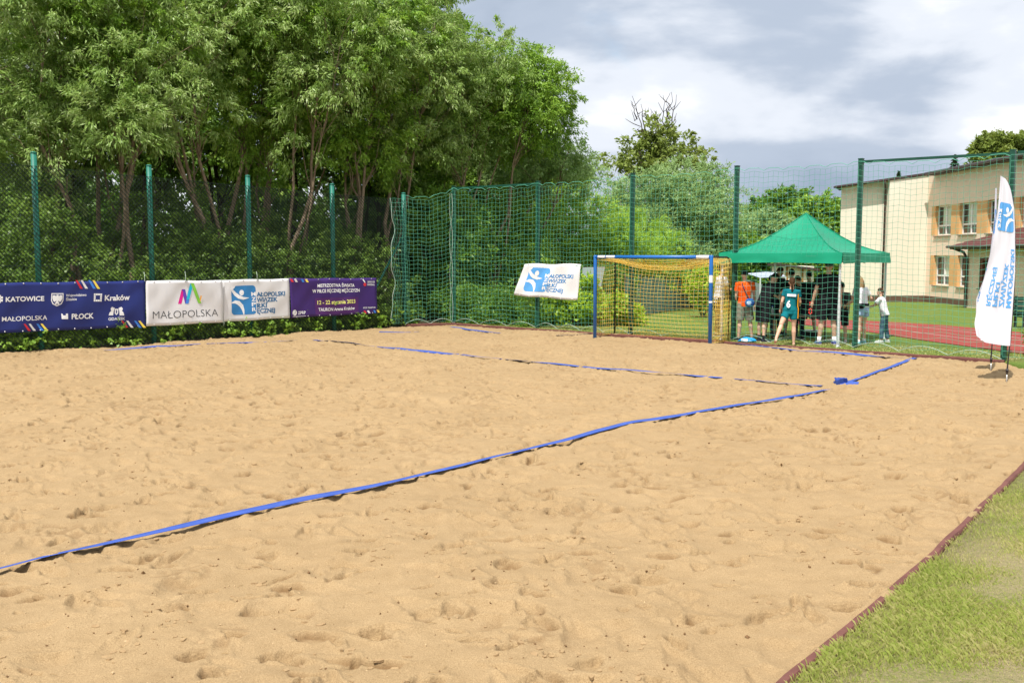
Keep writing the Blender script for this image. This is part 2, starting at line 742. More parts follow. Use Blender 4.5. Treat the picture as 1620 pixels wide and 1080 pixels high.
def vnoise(w, h, res, wl, rng, ax=1.0, ay=1.0):
    gw, gh = int(w * res / (wl * ax)) + 4, int(h * res / (wl * ay)) + 4
    g = rng.uniform(-1, 1, (gh, gw))
    xs = np.arange(w) * res / (wl * ax); ys = np.arange(h) * res / (wl * ay)
    xi = xs.astype(int); yi = ys.astype(int)
    fx = xs - xi; fy = ys - yi
    fx = fx * fx * fx * (fx * (fx * 6 - 15) + 10); fy = fy * fy * fy * (fy * (fy * 6 - 15) + 10)
    a = g[yi][:, xi] * (1 - fx) + g[yi][:, xi + 1] * fx
    b = g[yi + 1][:, xi] * (1 - fx) + g[yi + 1][:, xi + 1] * fx
    return a * (1 - fy)[:, None] + b * fy[:, None]


def sand_raster():
    rng = np.random.default_rng(5)
    H = 0.026 * vnoise(RW, RH, RS, 1.3, rng) + 0.017 * vnoise(RW, RH, RS, 0.55, rng) + 0.011 * vnoise(RW, RH, RS, 0.27, rng)
    H += 0.0055 * vnoise(RW, RH, RS, 0.13, rng) + 0.002 * vnoise(RW, RH, RS, 0.06, rng)
    D = np.zeros((RH, RW))

    def stamp(x, y, a, b, ang, depth, rim, damp, sharp):
        R_ = 2.3 * max(a, b)
        i0, i1 = int((x - R_ - RX0) / RS), int((x + R_ - RX0) / RS) + 1
        j0, j1 = int((y - R_ - RY0) / RS), int((y + R_ - RY0) / RS) + 1
        i0, j0 = max(i0, 0), max(j0, 0); i1, j1 = min(i1, RW), min(j1, RH)
        if i1 - i0 < 3 or j1 - j0 < 3: return
        X = RX0 + np.arange(i0, i1) * RS - x; Y = (RY0 + np.arange(j0, j1) * RS - y)[:, None]
        c, s = math.cos(ang), math.sin(ang)
        u = (X * c + Y * s) / a; v = (-X * s + Y * c) / b
        v = v * (1 + 0.18 * u)
        q = np.sqrt(u * u + v * v) + 1e-6
        th = np.arctan2(v, u)
        k1, k2, k3 = rng.uniform(0, 6.28, 3)
        q = q * (1 + 0.16 * np.sin(2 * th + k1) + 0.12 * np.sin(3 * th + k2) + 0.07 * np.sin(7 * th + k3))
        hole = 1 / (1 + np.exp((q - 0.85) * sharp))
        ring = np.exp(-((q - 1.22) / 0.26) ** 2) * (0.6 + 0.4 * np.cos(th - k1))
        floor = hole * (0.75 + 0.35 * u)
        H[j0:j1, i0:i1] += -depth * floor + rim * ring
        if damp > 0:
            # dug-up sand shows on one wall of the print
            dm = damp * np.clip(hole - 1 / (1 + np.exp((q - 0.45) * sharp)) * 0.8, 0, 1) * (0.5 + 0.5 * np.cos(th - k2)) ** 1.5
            D[j0:j1, i0:i1] = np.maximum(D[j0:j1, i0:i1], dm)

    # old soft prints
    for _ in range(9000):
        x, y = rng.uniform(RX0, 9.5), rng.uniform(RY0, 28.9)
        if rng.uniform() > (y + 2) / 14: continue
        s = rng.uniform(0.7, 1.25)
        stamp(x, y, 0.15 * s, 0.08 * s, rng.uniform(0, 3.14), rng.uniform(.012, .034), rng.uniform(.006, .018), 0, rng.uniform(5, 9))
    # fresh prints, clearer towards the far half where people play
    for _ in range(5200):
        y = 2 + 27 * rng.uniform() ** 0.62
        x = rng.uniform(RX0, 9.5)
        s = rng.uniform(0.45, 1.1)
        stamp(x, y, 0.135 * s, 0.058 * s, rng.uniform(0, 3.14), rng.uniform(.022, .055), rng.uniform(.006, .022), rng.uniform(.3, 1.0) * (rng.uniform() < .75), rng.uniform(12, 28))
    # kick marks: small steep dents
    for _ in range(9000):
        y = 2 + 27 * rng.uniform() ** 0.55
        x = rng.uniform(RX0, 9.5)
        s = rng.uniform(0.25, 0.7)
        stamp(x, y, 0.10 * s, 0.045 * s, rng.uniform(-.5, .9), rng.uniform(.016, .042), rng.uniform(.003, .014), rng.uniform(.4, 1.0) * (rng.uniform() < .75), rng.uniform(12, 28))
    # deep single prints near the front with freshly dug walls
    for _ in range(230):
        y = 4.2 + 7 * rng.uniform() ** 1.1
        x = rng.uniform(-.6, .6) * y
        s = rng.uniform(.7, 1.25)
        stamp(x, y, .095 * s, .058 * s, rng.uniform(-.5, .7), rng.uniform(.035, .06), rng.uniform(.004, .014), rng.uniform(.7, 1.0), rng.uniform(22, 40))
    # broken crust: small clods here and there
    m = np.clip(vnoise(RW, RH, RS, 0.5, rng) * 1.6 - 0.85, 0, 1)
    c = vnoise(RW, RH, RS, 0.045, rng)
    H += 0.016 * m * np.clip(c, -0.3, 0.5) * 1.6
    D = np.maximum(D, 0.55 * m * (c < -0.25))
    return H.astype(np.float32), np.clip(D, 0, 1).astype(np.float32)


SH, SD = sand_raster()


def bil(A, x, y):
    fx = np.clip((np.asarray(x) - RX0) / RS, 0, RW - 1.001); fy = np.clip((np.asarray(y) - RY0) / RS, 0, RH - 1.001)
    i = fx.astype(int); j = fy.astype(int)
    u = fx - i; v = fy - j
    return (A[j, i] * (1 - u) + A[j, i + 1] * u) * (1 - v) + (A[j + 1, i] * (1 - u) + A[j + 1, i + 1] * u) * v


def sand_z(x, y):
    return float(bil(SH, np.array([x]), np.array([y]))[0])


def sand_mat():
    m = bpy.data.materials.new('dry_sand')
    m.use_nodes = True
    nt = m.node_tree; N, L = nt.nodes.new, nt.links.new
    b = nt.nodes['Principled BSDF']
    b.inputs['Roughness'].default_value = 0.95
    b.inputs['Specular IOR Level'].default_value = 0.12
    geo = N('ShaderNodeNewGeometry')

    def nz(sc, det, rough=0.6):
        n = N('ShaderNodeTexNoise'); n.inputs['Scale'].default_value = sc; n.inputs['Detail'].default_value = det
        n.inputs['Roughness'].default_value = rough
        L(geo.outputs['Position'], n.inputs['Vector'])
        return n
    a = nz(0.7, 6); c = nz(160, 3, 0.7); e = nz(7, 6)
    r = N('ShaderNodeValToRGB')
    r.color_ramp.elements[0].position = 0.3; r.color_ramp.elements[0].color = (0.305, 0.212, 0.112, 1)
    r.color_ramp.elements[1].position = 0.7; r.color_ramp.elements[1].color = (0.388, 0.278, 0.155, 1)
    ad = N('ShaderNodeMix'); ad.data_type = 'FLOAT'; ad.inputs[0].default_value = 0.5
    L(a.outputs[0], ad.inputs[2]); L(e.outputs[0], ad.inputs[3])
    L(ad.outputs[0], r.inputs[0])
    # single grains
    gr = N('ShaderNodeValToRGB')
    gr.color_ramp.elements[0].position = 0.3; gr.color_ramp.elements[0].color = (0.66, 0.63, 0.58, 1)
    gr.color_ramp.elements[1].position = 0.7; gr.color_ramp.elements[1].color = (1.2, 1.2, 1.2, 1)
    L(c.outputs[0], gr.inputs[0])
    mu = N('ShaderNodeMix'); mu.data_type = 'RGBA'; mu.blend_type = 'MULTIPLY'; mu.inputs[0].default_value = 1.0
    L(r.outputs[0], mu.inputs[6]); L(gr.outputs[0], mu.inputs[7])
    at_ = N('ShaderNodeAttribute'); at_.attribute_name = 'damp'
    dm = N('ShaderNodeMix'); dm.data_type = 'RGBA'
    dm.inputs[7].default_value = (0.165, 0.095, 0.042, 1)
    L(at_.outputs['Fac'], dm.inputs[0]); L(mu.outputs[2], dm.inputs[6])
    L(dm.outputs[2], b.inputs['Base Color'])
    n1 = nz(55, 5, 0.65); n2 = nz(260, 3, 0.6)
    b1 = N('ShaderNodeBump'); b1.inputs['Strength'].default_value = 0.8; b1.inputs['Distance'].default_value = 0.012
    L(n1.outputs[0], b1.inputs['Height'])
    b2 = N('ShaderNodeBump'); b2.inputs['Strength'].default_value = 0.5; b2.inputs['Distance'].default_value = 0.003
    L(n2.outputs[0], b2.inputs['Height']); L(b1.outputs[0], b2.inputs['Normal'])
    L(b2.outputs[0], b.inputs['Normal'])
    return m


def build_sand():
    # finer towards the near edge, real heights everywhere
    ncol = 1420
    k = np.linspace(-1.0, 0.82, ncol)
    pyr = np.concatenate([np.linspace(1300, 700, 430), np.linspace(699, 560, 230), np.linspace(559.6, 470, 270)])
    dv = pyr - CY
    Y = CH * (F * CP - dv * SP) / (F * SP + dv * CP)
    Y = Y[Y < 31.5]
    n = len(Y)
    X = Y[:, None] * k[None, :]
    Yg = np.repeat(Y[:, None], ncol, 1)
    Z = bil(SH, X, Yg)
    dm = bil(SD, X, Yg)
    sdist = poly_dist(X, Yg, PIT)
    # sand thins out against the kerb and dives under the lawn
    Z = Z - 0.30 * np.clip(sdist / 0.25, 0, 1)
    v = np.stack([X, Yg, Z], -1).reshape(-1, 3)
    i = np.arange((n - 1) * ncol).reshape(n - 1, ncol)[:, :-1].ravel()
    f = np.stack([i, i + 1, i + ncol + 1, i + ncol], -1)
    sx = sdist.reshape(-1)
    keep = (sx[f].min(axis=1) < 0.6)
    f = f[keep]
    # a plain sheet underneath for everything outside the detailed part
    b0 = len(v)
    base = np.array([(p[0], p[1], -0.14) for p in PIT])
    ctr = np.array([[PITC.x, PITC.y, -0.14]])
    v = np.concatenate([v, base, ctr])
    m_ = len(PIT)
    fb = np.array([[b0 + a, b0 + (a + 1) % m_, b0 + m_, b0 + m_] for a in range(m_)])
    me = np_mesh('sand', v, f.ravel(), 4)
    at_ = me.attributes.new('damp', 'FLOAT', 'POINT')
    at_.data.foreach_set('value', np.concatenate([dm.reshape(-1), np.zeros(m_ + 1)]).astype(np.float32))
    bm = bmesh.new(); bm.from_mesh(me)
    bm.verts.ensure_lookup_table()
    for a in range(m_):
        bm.faces.new([bm.verts[b0 + (a + 1) % m_], bm.verts[b0 + a], bm.verts[b0 + m_]])
    bmesh.ops.delete(bm, geom=[q for q in bm.verts if not q.link_faces], context='VERTS')
    bm.to_mesh(me); bm.free()
    o = link_mesh('sand', me, sand_mat(), smooth=True)
    tag(o, 'pale yellow footprinted sand filling the beach court', 'sand', kind='structure')
    # make sure faces look up
    return o


def ground_mat(name, c0, c1, c2):
    m = bpy.data.materials.new(name)
    m.use_nodes = True
    nt = m.node_tree; N, L = nt.nodes.new, nt.links.new
    b = nt.nodes['Principled BSDF']
    b.inputs['Roughness'].default_value = 0.9
    b.inputs['Specular IOR Level'].default_value = 0.15
    geo = N('ShaderNodeNewGeometry')

    def nz(sc, det):
        n = N('ShaderNodeTexNoise'); n.inputs['Scale'].default_value = sc; n.inputs['Detail'].default_value = det
        n.inputs['Roughness'].default_value = 0.65
        L(geo.outputs['Position'], n.inputs['Vector'])
        return n
    a = nz(0.9, 8); c = nz(45, 6)
    r = N('ShaderNodeValToRGB')
    e = r.color_ramp.elements
    e[0].position = 0.40; e[0].color = (*c0, 1)
    e[1].position = 0.60; e[1].color = (*c2, 1)
    k = e.new(0.5); k.color = (*c1, 1)
    mxf = N('ShaderNodeMix'); mxf.data_type = 'FLOAT'; mxf.inputs[0].default_value = 0.5
    L(a.outputs[0], mxf.inputs[2]); L(c.outputs[0], mxf.inputs[3])
    L(mxf.outputs[0], r.inputs[0])
    L(r.outputs[0], b.inputs['Base Color'])
    bp = N('ShaderNodeBump'); bp.inputs['Strength'].default_value = 1.0; bp.inputs['Distance'].default_value = 0.05
    L(c.outputs[0], bp.inputs['Height']); L(bp.outputs[0], b.inputs['Normal'])
    return m


M_SOIL = mat('soil', (0.085, 0.065, 0.04), 0.95, 0.1, var=(0.05, 0.045, 0.022), scale=2.5)
M_LAWN = ground_mat('lawn', (0.20, 0.22, 0.06), (0.145, 0.215, 0.038), (0.105, 0.19, 0.028))
M_DRY = ground_mat('dry_lawn', (0.42, 0.335, 0.20), (0.36, 0.31, 0.155), (0.25, 0.26, 0.09))
M_TRACK = mat('red_track_rubber', (0.27, 0.056, 0.045), 0.9, 0.15, var=(0.225, 0.046, 0.038), scale=3, bump=0.3, bscale=120)


def build_ground():
    ring0 = densify(PIT, 0.8)
    dist = [-0.001, 0, 0.4, 1, 2, 3.5, 6, 9, 13, 18, 25, 35, 50, 80, 140, 300, 900]
    mb = MB()
    n = len(ring0)
    for d in dist:
        for p in ring0:
            q = p + (p - PITC).normalized() * d
            z = gz(q.x, q.y)
            if d == 0: z -= 0.02
            if d < 0: z = -0.4
            mb.v.append((q.x, q.y, z))
    for k in range(len(dist) - 1):
        for i in range(n):
            j = (i + 1) % n
            mb.f.append((k * n + i, (k + 1) * n + i, (k + 1) * n + j, k * n + j))
            # soil under the trees behind the left fence
            a = mb.v[k * n + i]
            side = (Vector((a[0], a[1], 0)) - LF0).dot(V)
            mb.m.append(1 if (side < 0.2 and (Vector((a[0], a[1], 0)) - LF0).dot(U) < 3.5 and k < 10) else (2 if (a[1] < 17 and a[0] > -8 and k < 9) else 0))
    # earth wall of the pit
    o = mb.build('ground', [M_LAWN, M_SOIL, M_DRY], smooth=True)
    bm = bmesh.new(); bm.from_mesh(o.data)
    bmesh.ops.recalc_face_normals(bm, faces=bm.faces)
    if bm.faces[:][0].normal.z < 0:
        bmesh.ops.reverse_faces(bm, faces=bm.faces)
    bm.to_mesh(o.data); bm.free()
    return tag(o, 'lawn and soil around the sand pit', 'ground', kind='structure')


def build_track():
    up = [(8.6, 31.6), (9.45, 31.4), (10.9, 30.2), (12.0, 27.9), (12.75, 24.7), (13.3, 20), (13.6, 12)]
    lo = [(8.1, 28.4), (8.3, 27.4), (8.9, 25.4), (9.3, 22.5), (9.85, 19.9), (10.5, 17), (11.2, 10)]
    mb = MB()
    A = densify(up, 0.0001 + 1.0, False); B = densify(lo, 1.0, False)

    def samp(poly, t):
        P = [Vector(p) for p in poly]
        ls = [(P[i + 1] - P[i]).length for i in range(len(P) - 1)]
        T = t * sum(ls)
        for i, l in enumerate(ls):
            if T <= l or i == len(ls) - 1:
                return P[i].lerp(P[i + 1], min(1, T / l))
            T -= l
    K = 48

    def fn(u, v):
        p = samp(lo, u).lerp(samp(up, u), v)
        return (p.x, p.y, gz(p.x, p.y) + 0.012)
    mb.grid(fn, K, 6)
    o = mb.build('running_track', M_TRACK, smooth=True)
    tag(o, 'red rubber running track beyond the end netting', 'track', kind='structure')
    # white lane line and pale edging
    mb = MB()
    for v in (0.32, 0.66):
        mb.grid(lambda u, w: Vector(fn(u, v + 0.016 * (w - .5))) + Vector((0, 0, 0.004)), K, 1)
    o = mb.build('track_marking', mat('worn_white_paint', (0.42, 0.28, 0.25), 0.8))
    tag(o, 'worn pale lane lines on the red track', 'marking', kind='structure')


def build_kerb():
    M = mat('maroon_rubber_kerb', (0.165, 0.07, 0.058), 0.9, 0.2, var=(0.115, 0.048, 0.04), scale=8, bump=0.4, bscale=60)
    # near kerb (right of the court) and end kerb: edging with sand spilled over in places
    Msand = bpy.data.materials['dry_sand']

    def run(pts, name, w, h, seed, label):
        P = densify(pts, 0.04, False)
        rg = random.Random(seed)
        mb = MB(); sp = MB()
        rings, sr = [], []
        for i, p in enumerate(P):
            a = P[max(0, i - 1)]; b = P[min(len(P) - 1, i + 1)]
            d = (b - a).normalized(); nrm = Vector((d.y, -d.x))
            wob = 0.010 * mnoise.noise((p.x * 1.3, p.y * 1.3, seed)) + 0.006 * mnoise.noise((p.x * 4, p.y * 4, seed))
            zz = h * (1 + 0.25 * mnoise.noise((p.x * 1.1, p.y * 1.1, seed + 3)))
            pr = [(-w / 2, -0.12), (-w / 2, zz * .6), (-w / 2 + w * .18, zz), (w / 2 - w * .18, zz), (w / 2, zz * .6), (w / 2, -0.12)]
            rings.append([Vector((p.x + nrm.x * (u + wob), p.y + nrm.y * (u + wob), z)) for u, z in pr])
            s = mnoise.noise((p.x * 1.7, p.y * 1.7, seed + 9)) * .7 + 0.5 * mnoise.noise((p.x * 5, p.y * 5, seed + 5))
            k = max(0.0, min(1.0, s * 2.6 - 0.42))
            ww = w * (0.5 - 0.95 * k)
            sr.append((k, [Vector((p.x + nrm.x * (u + wob), p.y + nrm.y * (u + wob), z)) for u, z in ((-w * .9, -.02), (-w * .6, zz * (.3 + .75 * k)), (-w * .42, zz * .9 + (.012 * k if k > .0 else 0) - .02 * (1 - k)), (-w * .5 + w * .95 * k, zz + 0.010 * k - 0.02 * (1 - k)), (-w * .45 + w * .97 * k, zz - .012 - .02 * (1 - k)))]))
        mb.loft(rings)
        o = mb.build(name, M, smooth=False)
        tag(o, label, 'kerb', kind='structure')
        for i in range(len(sr) - 1):
            if max(sr[i][0], sr[i + 1][0]) > 0.02:
                a, b = sr[i][1], sr[i + 1][1]
                sp.add(a + b, [(j, j + 1, j + 6, j + 5) for j in range(4)])
        if sp.v:
            sp.build('spilled_sand', Msand, o, smooth=True)
    run([(-3.0, -3.0), (-0.6, 1.6), (1.26, 4.42), (2.02, 5.38), (3.02, 6.72), (4.72, 9.07), (6.85, 12.3), (8.75, 16.3)], 'side_kerb', 0.056, 0.040, 3, 'maroon rubber kerb dusted with sand beside the lawn')
    run([(-3.05, 27.70), (-1.70, 28.18), (9.00, 18.15)], 'end_kerb', 0.07, 0.05, 8, 'maroon kerb along the foot of the end netting')


build_sand()
build_ground()
build_track()
build_kerb()


# ------------------------------------------------------------------ grass
def grass_blades():
    rng = np.random.default_rng(21)
    side = [Vector(p) for p in PIT[4:11]]

    def field(x, y):
        # patches: 1 lush, 0 bare
        v = np.array([mnoise.noise((a * 1.1, b * 1.1, 2)) + 0.6 * mnoise.noise((a * 3.1, b * 3.1, 7)) for a, b in zip(x, y)])
        return v
    pts = []
    # near lawn right of the kerb, thinning with distance
    n = 600000
    y = 3.4 + 8.5 * rng.uniform(0, 1, n) ** 1.5
    x = rng.uniform(0, 7.6, n)
    d = poly_dist(x, y, PIT)
    k = (d > 0.03) & (x < y * 0.75 + 0.8)
    x, y = x[k], y[k]
    f = field(x, y)
    k = rng.uniform(0, 1, len(x)) < np.clip(0.66 + f * 1.1, 0.5, 1)
    x, y, f = x[k], y[k], f[k]
    # strip between the end kerb and the track
    n2 = 26000
    t = rng.uniform(-1, 14.8, n2); w = rng.uniform(0.07, 1.6, n2)
    x2 = -1.7 + V.x * t + U.x * w; y2 = 28.18 + V.y * t + U.y * w
    f2 = np.full(n2, 0.2)
    x = np.concatenate([x, x2]); y = np.concatenate([y, y2]); f = np.concatenate([f, f2])
    n = len(x)
    z = np.array([gz(a, b) for a, b in zip(x, y)])
    ang = rng.uniform(0, 6.283, n)
    h = rng.uniform(0.009, 0.027, n) * np.clip(0.95 + f * 1.2, 0.28, 2.1)
    lean = rng.uniform(0.2, 1.5, n) * h
    wd = rng.uniform(0.0006, 0.0013, n) * np.where(y > 12, 5, 1.0)
    ca, sa = np.cos(ang), np.sin(ang)
    v = np.empty((n, 4, 3))
    v[:, 0] = np.stack([x - sa * wd, y + ca * wd, z - 0.01], -1)
    v[:, 1] = np.stack([x + sa * wd, y - ca * wd, z - 0.01], -1)
    v[:, 2] = np.stack([x + ca * lean * .45 + sa * wd * .7, y + sa * lean * .45 - ca * wd * .7, z + h * .7], -1)
    v[:, 3] = np.stack([x + ca * lean, y + sa * lean, z + h], -1)
    me = np_mesh('grass', v.reshape(-1, 3), np.arange(n * 4), 4)
    m = leaf_mat('grass_blades', [(0.54, 0.47, 0.25), (0.45, 0.43, 0.17), (0.33, 0.39, 0.09), (0.23, 0.32, 0.055)], transl=0.35)
    o = link_mesh('grass', me, m)
    tag(o, 'short patchy green and straw coloured grass on the lawn', 'grass', kind='stuff')


grass_blades()


# ------------------------------------------------------------------ crumbs of crust, twigs and leaves on the sand
def sand_litter():
    rng = random.Random(4)
    mb = MB()
    for _ in range(1300):
        y = 4.2 + 18 * rng.random() ** 1.6
        x = rng.uniform(-.56, .56) * y
        if poly_dist(np.array([x]), np.array([y]), PIT)[0] > -0.2: continue
        r = rng.uniform(.002, .008) * (1 if rng.random() < .92 else 1.9)
        z = sand_z(x, y) + r * .4
        k = len(mb.v)
        M = Matrix.Rotation(rng.uniform(0, 6), 3, Vector((rng.random(), rng.random(), rng.random() + .01)))
        mb.add([Vector((x, y, z)) + M @ Vector((p[0] * r * rng.uniform(.7, 1.5), p[1] * r * rng.uniform(.7, 1.4), p[2] * r * rng.uniform(.5, 1))) for p in ((1, 0, 0), (-1, 0, 0), (0, 1, 0), (0, -1, 0), (0, 0, 1), (0, 0, -1))],
               [(0, 2, 4), (2, 1, 4), (1, 3, 4), (3, 0, 4), (2, 0, 5), (1, 2, 5), (3, 1, 5), (0, 3, 5)], 0 if rng.random() < .7 else 1)
    # plates of broken crust round the kicked up places
    for _ in range(240):
        y0 = 4.3 + 15 * rng.random() ** 1.5
        x0 = rng.uniform(-.56, .56) * y0
        if poly_dist(np.array([x0]), np.array([y0]), PIT)[0] > -0.3: continue
        for _k in range(rng.randint(2, 6)):
            x, y = x0 + rng.gauss(0, .07), y0 + rng.gauss(0, .045)
            r = rng.uniform(.008, .026)
            n = rng.randint(4, 6)
            a0 = rng.uniform(0, 6)
            M = Matrix.Rotation(rng.uniform(0, 6.28), 3, 'Z') @ Matrix.Rotation(rng.uniform(.05, .32), 3, 'X')
            z = sand_z(x, y) + .001
            top = [Vector((x, y, z)) + M @ Vector((math.cos(a0 + 6.283 * j / n) * r * rng.uniform(.7, 1.4), math.sin(a0 + 6.283 * j / n) * r * rng.uniform(.5, .9), .004)) for j in range(n)]
            bot = [q - M @ Vector((0, 0, .012)) for q in top]
            mb.add(top + bot, [tuple(range(n))] + [(j, j + n, (j + 1) % n + n, (j + 1) % n) for j in range(n)], 3)
    for _ in range(160):
        y = 4.3 + 10 * rng.random() ** 1.4
        x = rng.uniform(-.55, .55) * y
        if poly_dist(np.array([x]), np.array([y]), PIT)[0] > -0.2: continue
        a = rng.uniform(0, 6.28); l = rng.uniform(.015, .06)
        p = Vector((x, y, sand_z(x, y) + .004)); q = Vector((x + l * math.cos(a), y + l * math.sin(a), 0)); q.z = sand_z(q.x, q.y) + .006
        mb.tube([p, (p + q) / 2 + Vector((0, 0, .004)), q], [.0012, .0016, .0008], 4, 2)
    o = mb.build('sand_litter', [mat('damp_clod', (0.17, 0.10, 0.05), 0.95, 0.1), mat('dry_clod', (0.46, 0.33, 0.19), 0.95, 0.1), mat('dry_twig', (0.30, 0.20, 0.09), 0.9), mat('crust_plate', (0.36, 0.25, 0.135), 0.95, 0.1, var=(0.30, 0.20, 0.105), scale=30, bump=.4, bscale=120)])
    tag(o, 'tiny clods and bits of twig strewn over the sand', 'debris', kind='stuff')


sand_litter()


# ------------------------------------------------------------------ blue court tapes
M_TAPE = mat('blue_court_tape', (0.036, 0.078, 0.32), 0.65, 0.25, var=(0.05, 0.10, 0.39), scale=5)


def tape(label, pix, width, seed, amp=1.0, bury=0.0, parts=None, world_pts=None, extra=0.0):
    pts = [gnd(*p) for p in pix] if world_pts is None else [Vector(p) for p in world_pts]
    P = []
    for i in range(len(pts) - 1):
        k = max(2, int((pts[i + 1] - pts[i]).length / 0.06))
        for j in range(k): P.append(pts[i].lerp(pts[i + 1], j / k))
    P.append(pts[-1])
    mb = MB(); rings = []
    T = 0.0
    for i, p in enumerate(P):
        a = P[max(0, i - 1)]; b = P[min(len(P) - 1, i + 1)]
        d = (b - a); d.z = 0; d.normalize()
        nrm = Vector((d.y, -d.x, 0))
        if i: T += (P[i] - P[i - 1]).length
        # slack: the tape sags into dents, lifts over others and twists a little
        side = 0.03 * amp * mnoise.noise((T * .35, seed, 1)) + 0.008 * mnoise.noise((T * 1.7, seed, 2))
        q = p + nrm * side
        tw = amp * (0.75 * mnoise.noise((T * .42, seed, 5)) + 0.35 * mnoise.noise((T * 1.6, seed, 6)))
        zs = max(sand_z(*(q + nrm * s).xy) for s in (-width / 2, 0, width / 2))
        zl = sum(sand_z(*(q + d * s).xy) for s in (-.8, -.6, -.4, -.2, 0, .2, .4, .6, .8)) / 9
        lift = 0.012 + extra + max(0, 0.035 * amp * mnoise.noise((T * .5, seed, 8))) - bury * max(0.0, mnoise.noise((T * .8, seed, 9)) + .05)
        z = max(zl, zs * .55 + zl * .45) + lift + abs(math.sin(tw)) * width * .35
        ax = nrm * math.cos(tw) + Vector((0, 0, 1)) * math.sin(tw)
        ct = q.copy(); ct.z = z
        flut = 0.004 * mnoise.noise((T * 9, seed, 3))
        rings.append([ct - ax * width / 2, ct + Vector((0, 0, flut)), ct + ax * width / 2])
    for _ in range(12):      # webbing is stiff: even out the kinks
        R2 = [r_[:] for r_ in rings]
        for i in range(1, len(rings) - 1):
            for j in range(3):
                R2[i][j] = (rings[i - 1][j] + rings[i][j] * 2 + rings[i + 1][j]) / 4
        rings = R2
    for r_ in rings: mb.v.extend([tuple(x) for x in r_])
    for i in range(len(rings) - 1):
        for j in range(2):
            mb.f.append((i * 3 + j, i * 3 + j + 1, i * 3 + 3 + j + 1, i * 3 + 3 + j)); mb.m.append(0)
    o = mb.build('court_tape', M_TAPE, smooth=True, thick=0.0016)
    return tag(o, label, 'tape', 'blue tapes marking out the court')


tape('long blue side tape running from the lower left up to the loose knot', [(-420, 996), (-60, 917), (0, 903), (300, 832), (560, 777), (760, 732), (900, 697), (1010, 671), (1130, 648), (1230, 632), (1312, 616)], 0.086, 3.3, 0.42, extra=0.007)
tape('blue goal area tape crossing the sand in front of the goal', [(497, 539), (560, 546), (700, 559), (850, 574), (1000, 587), (1150, 599), (1240, 606), (1300, 611)], 0.085, 8.1, 1.0, 0.02)
tape('blue corner tape slanting from the knot up to the far right corner', [(1326, 607), (1350, 603), (1390, 589), (1420, 577), (1447, 568)], 0.08, 1.7, 0.6)
tape('blue goal line tape from the goal post towards the right corner', [(1152, 543), (1200, 549), (1270, 557), (1330, 561), (1390, 566), (1447, 569)], 0.085, 5.2, 1.0, 0.02)
tape('short blue goal line tape just left of the goal', [(880, 532), (905, 531), (936, 529)], 0.08, 2.4, 0.6, 0.01)
tape('short blue tape in the far corner under the netting', [(713, 518), (735, 522), (765, 525), (792, 527)], 0.08, 6.9, 0.5, 0.01)
tape('faint half buried blue side tape along the foot of the left fence', [(165, 556), (230, 551), (330, 546), (420, 541), (470, 538)], 0.07, 9.4, 0.8, 0.035)
tape('last bit of blue side tape near the far corner post', [(600, 525), (640, 525), (680, 523)], 0.07, 4.4, 0.6, 0.03)


def knot():
    c = gnd(1330, 607); c.z = sand_z(c.x, c.y)
    o = empty('tape_knot', c, 'crumpled knot of blue tape at the court corner', 'tape')
    mb = MB()
    rg = random.Random(3)
    for k in range(3):
        pts = [Vector((0.10 * math.cos(a * .9 + k * 2.1) * (1 - .15 * k), 0.06 * math.sin(a * .9 + k * 2.1), 0.05 + 0.035 * math.sin(a * 1.4 + k))) for a in [i * .45 for i in range(15)]]
        for i in range(len(pts) - 1):
            d = (pts[i + 1] - pts[i]).normalized()
            n1 = (d.cross(Vector((0.3, 0.2, 1)))).normalized() * .012 + Vector((0, 0, .028))
            mb.add([c + pts[i] - n1, c + pts[i + 1] - n1, c + pts[i + 1] + n1, c + pts[i] + n1], [(0, 1, 2, 3)])
    mb.build('loop', M_TAPE, o, thick=0.002)
    mb = MB()
    for (a, b) in (((.05, -.02, .03), (.22, -.12, .02)), ((-.02, -.05, .03), (.12, -.2, .015)), ((.05, .0, .03), (.28, .02, .03))):
        a, b = Vector(a) + c, Vector(b) + c
        n1 = Vector((0.02, .035, .012))
        mid = (a + b) / 2 + Vector((0, 0, .015))
        mb.add([a - n1, mid - n1, b - n1, b + n1, mid + n1, a + n1], [(0, 1, 4, 5), (1, 2, 3, 4)])
    mb.build('loose_end', M_TAPE, o, thick=0.002)


knot()
# ------------------------------------------------------------------ left chain link fence
M_POST = mat('teal_green_post_paint', (0.013, 0.165, 0.118), 0.45, 0.4, var=(0.010, 0.125, 0.09), scale=7)
M_POSTD = mat('dark_green_post_paint', (0.006, 0.068, 0.042), 0.4, 0.45, var=(0.005, 0.05, 0.032), scale=7)
M_LINK = mat('green_coated_wire', (0.010, 0.026, 0.022), 0.6, 0.3)
M_NET = mat('green_net_twine', (0.15, 0.46, 0.34), 0.75, 0.2, var=(0.085, 0.34, 0.235), scale=2)
M_CAP = mat('black_plastic_cap', (0.02, 0.03, 0.028), 0.5)


def post(mb, p, top, r=0.055, lean=0.0, n=10):
    b = Vector(p); b.z = -0.2
    t = Vector(p); t.z = top
    t.x -= lean
    mb.tube([b, (b + t) / 2, t], r, n)
    mb.tube([t + Vector((0, 0, 0.0)), t + Vector((0, 0, 0.02)), t + Vector((0, 0, 0.035))], [r * 1.12, r * 1.1, r * .5], n)


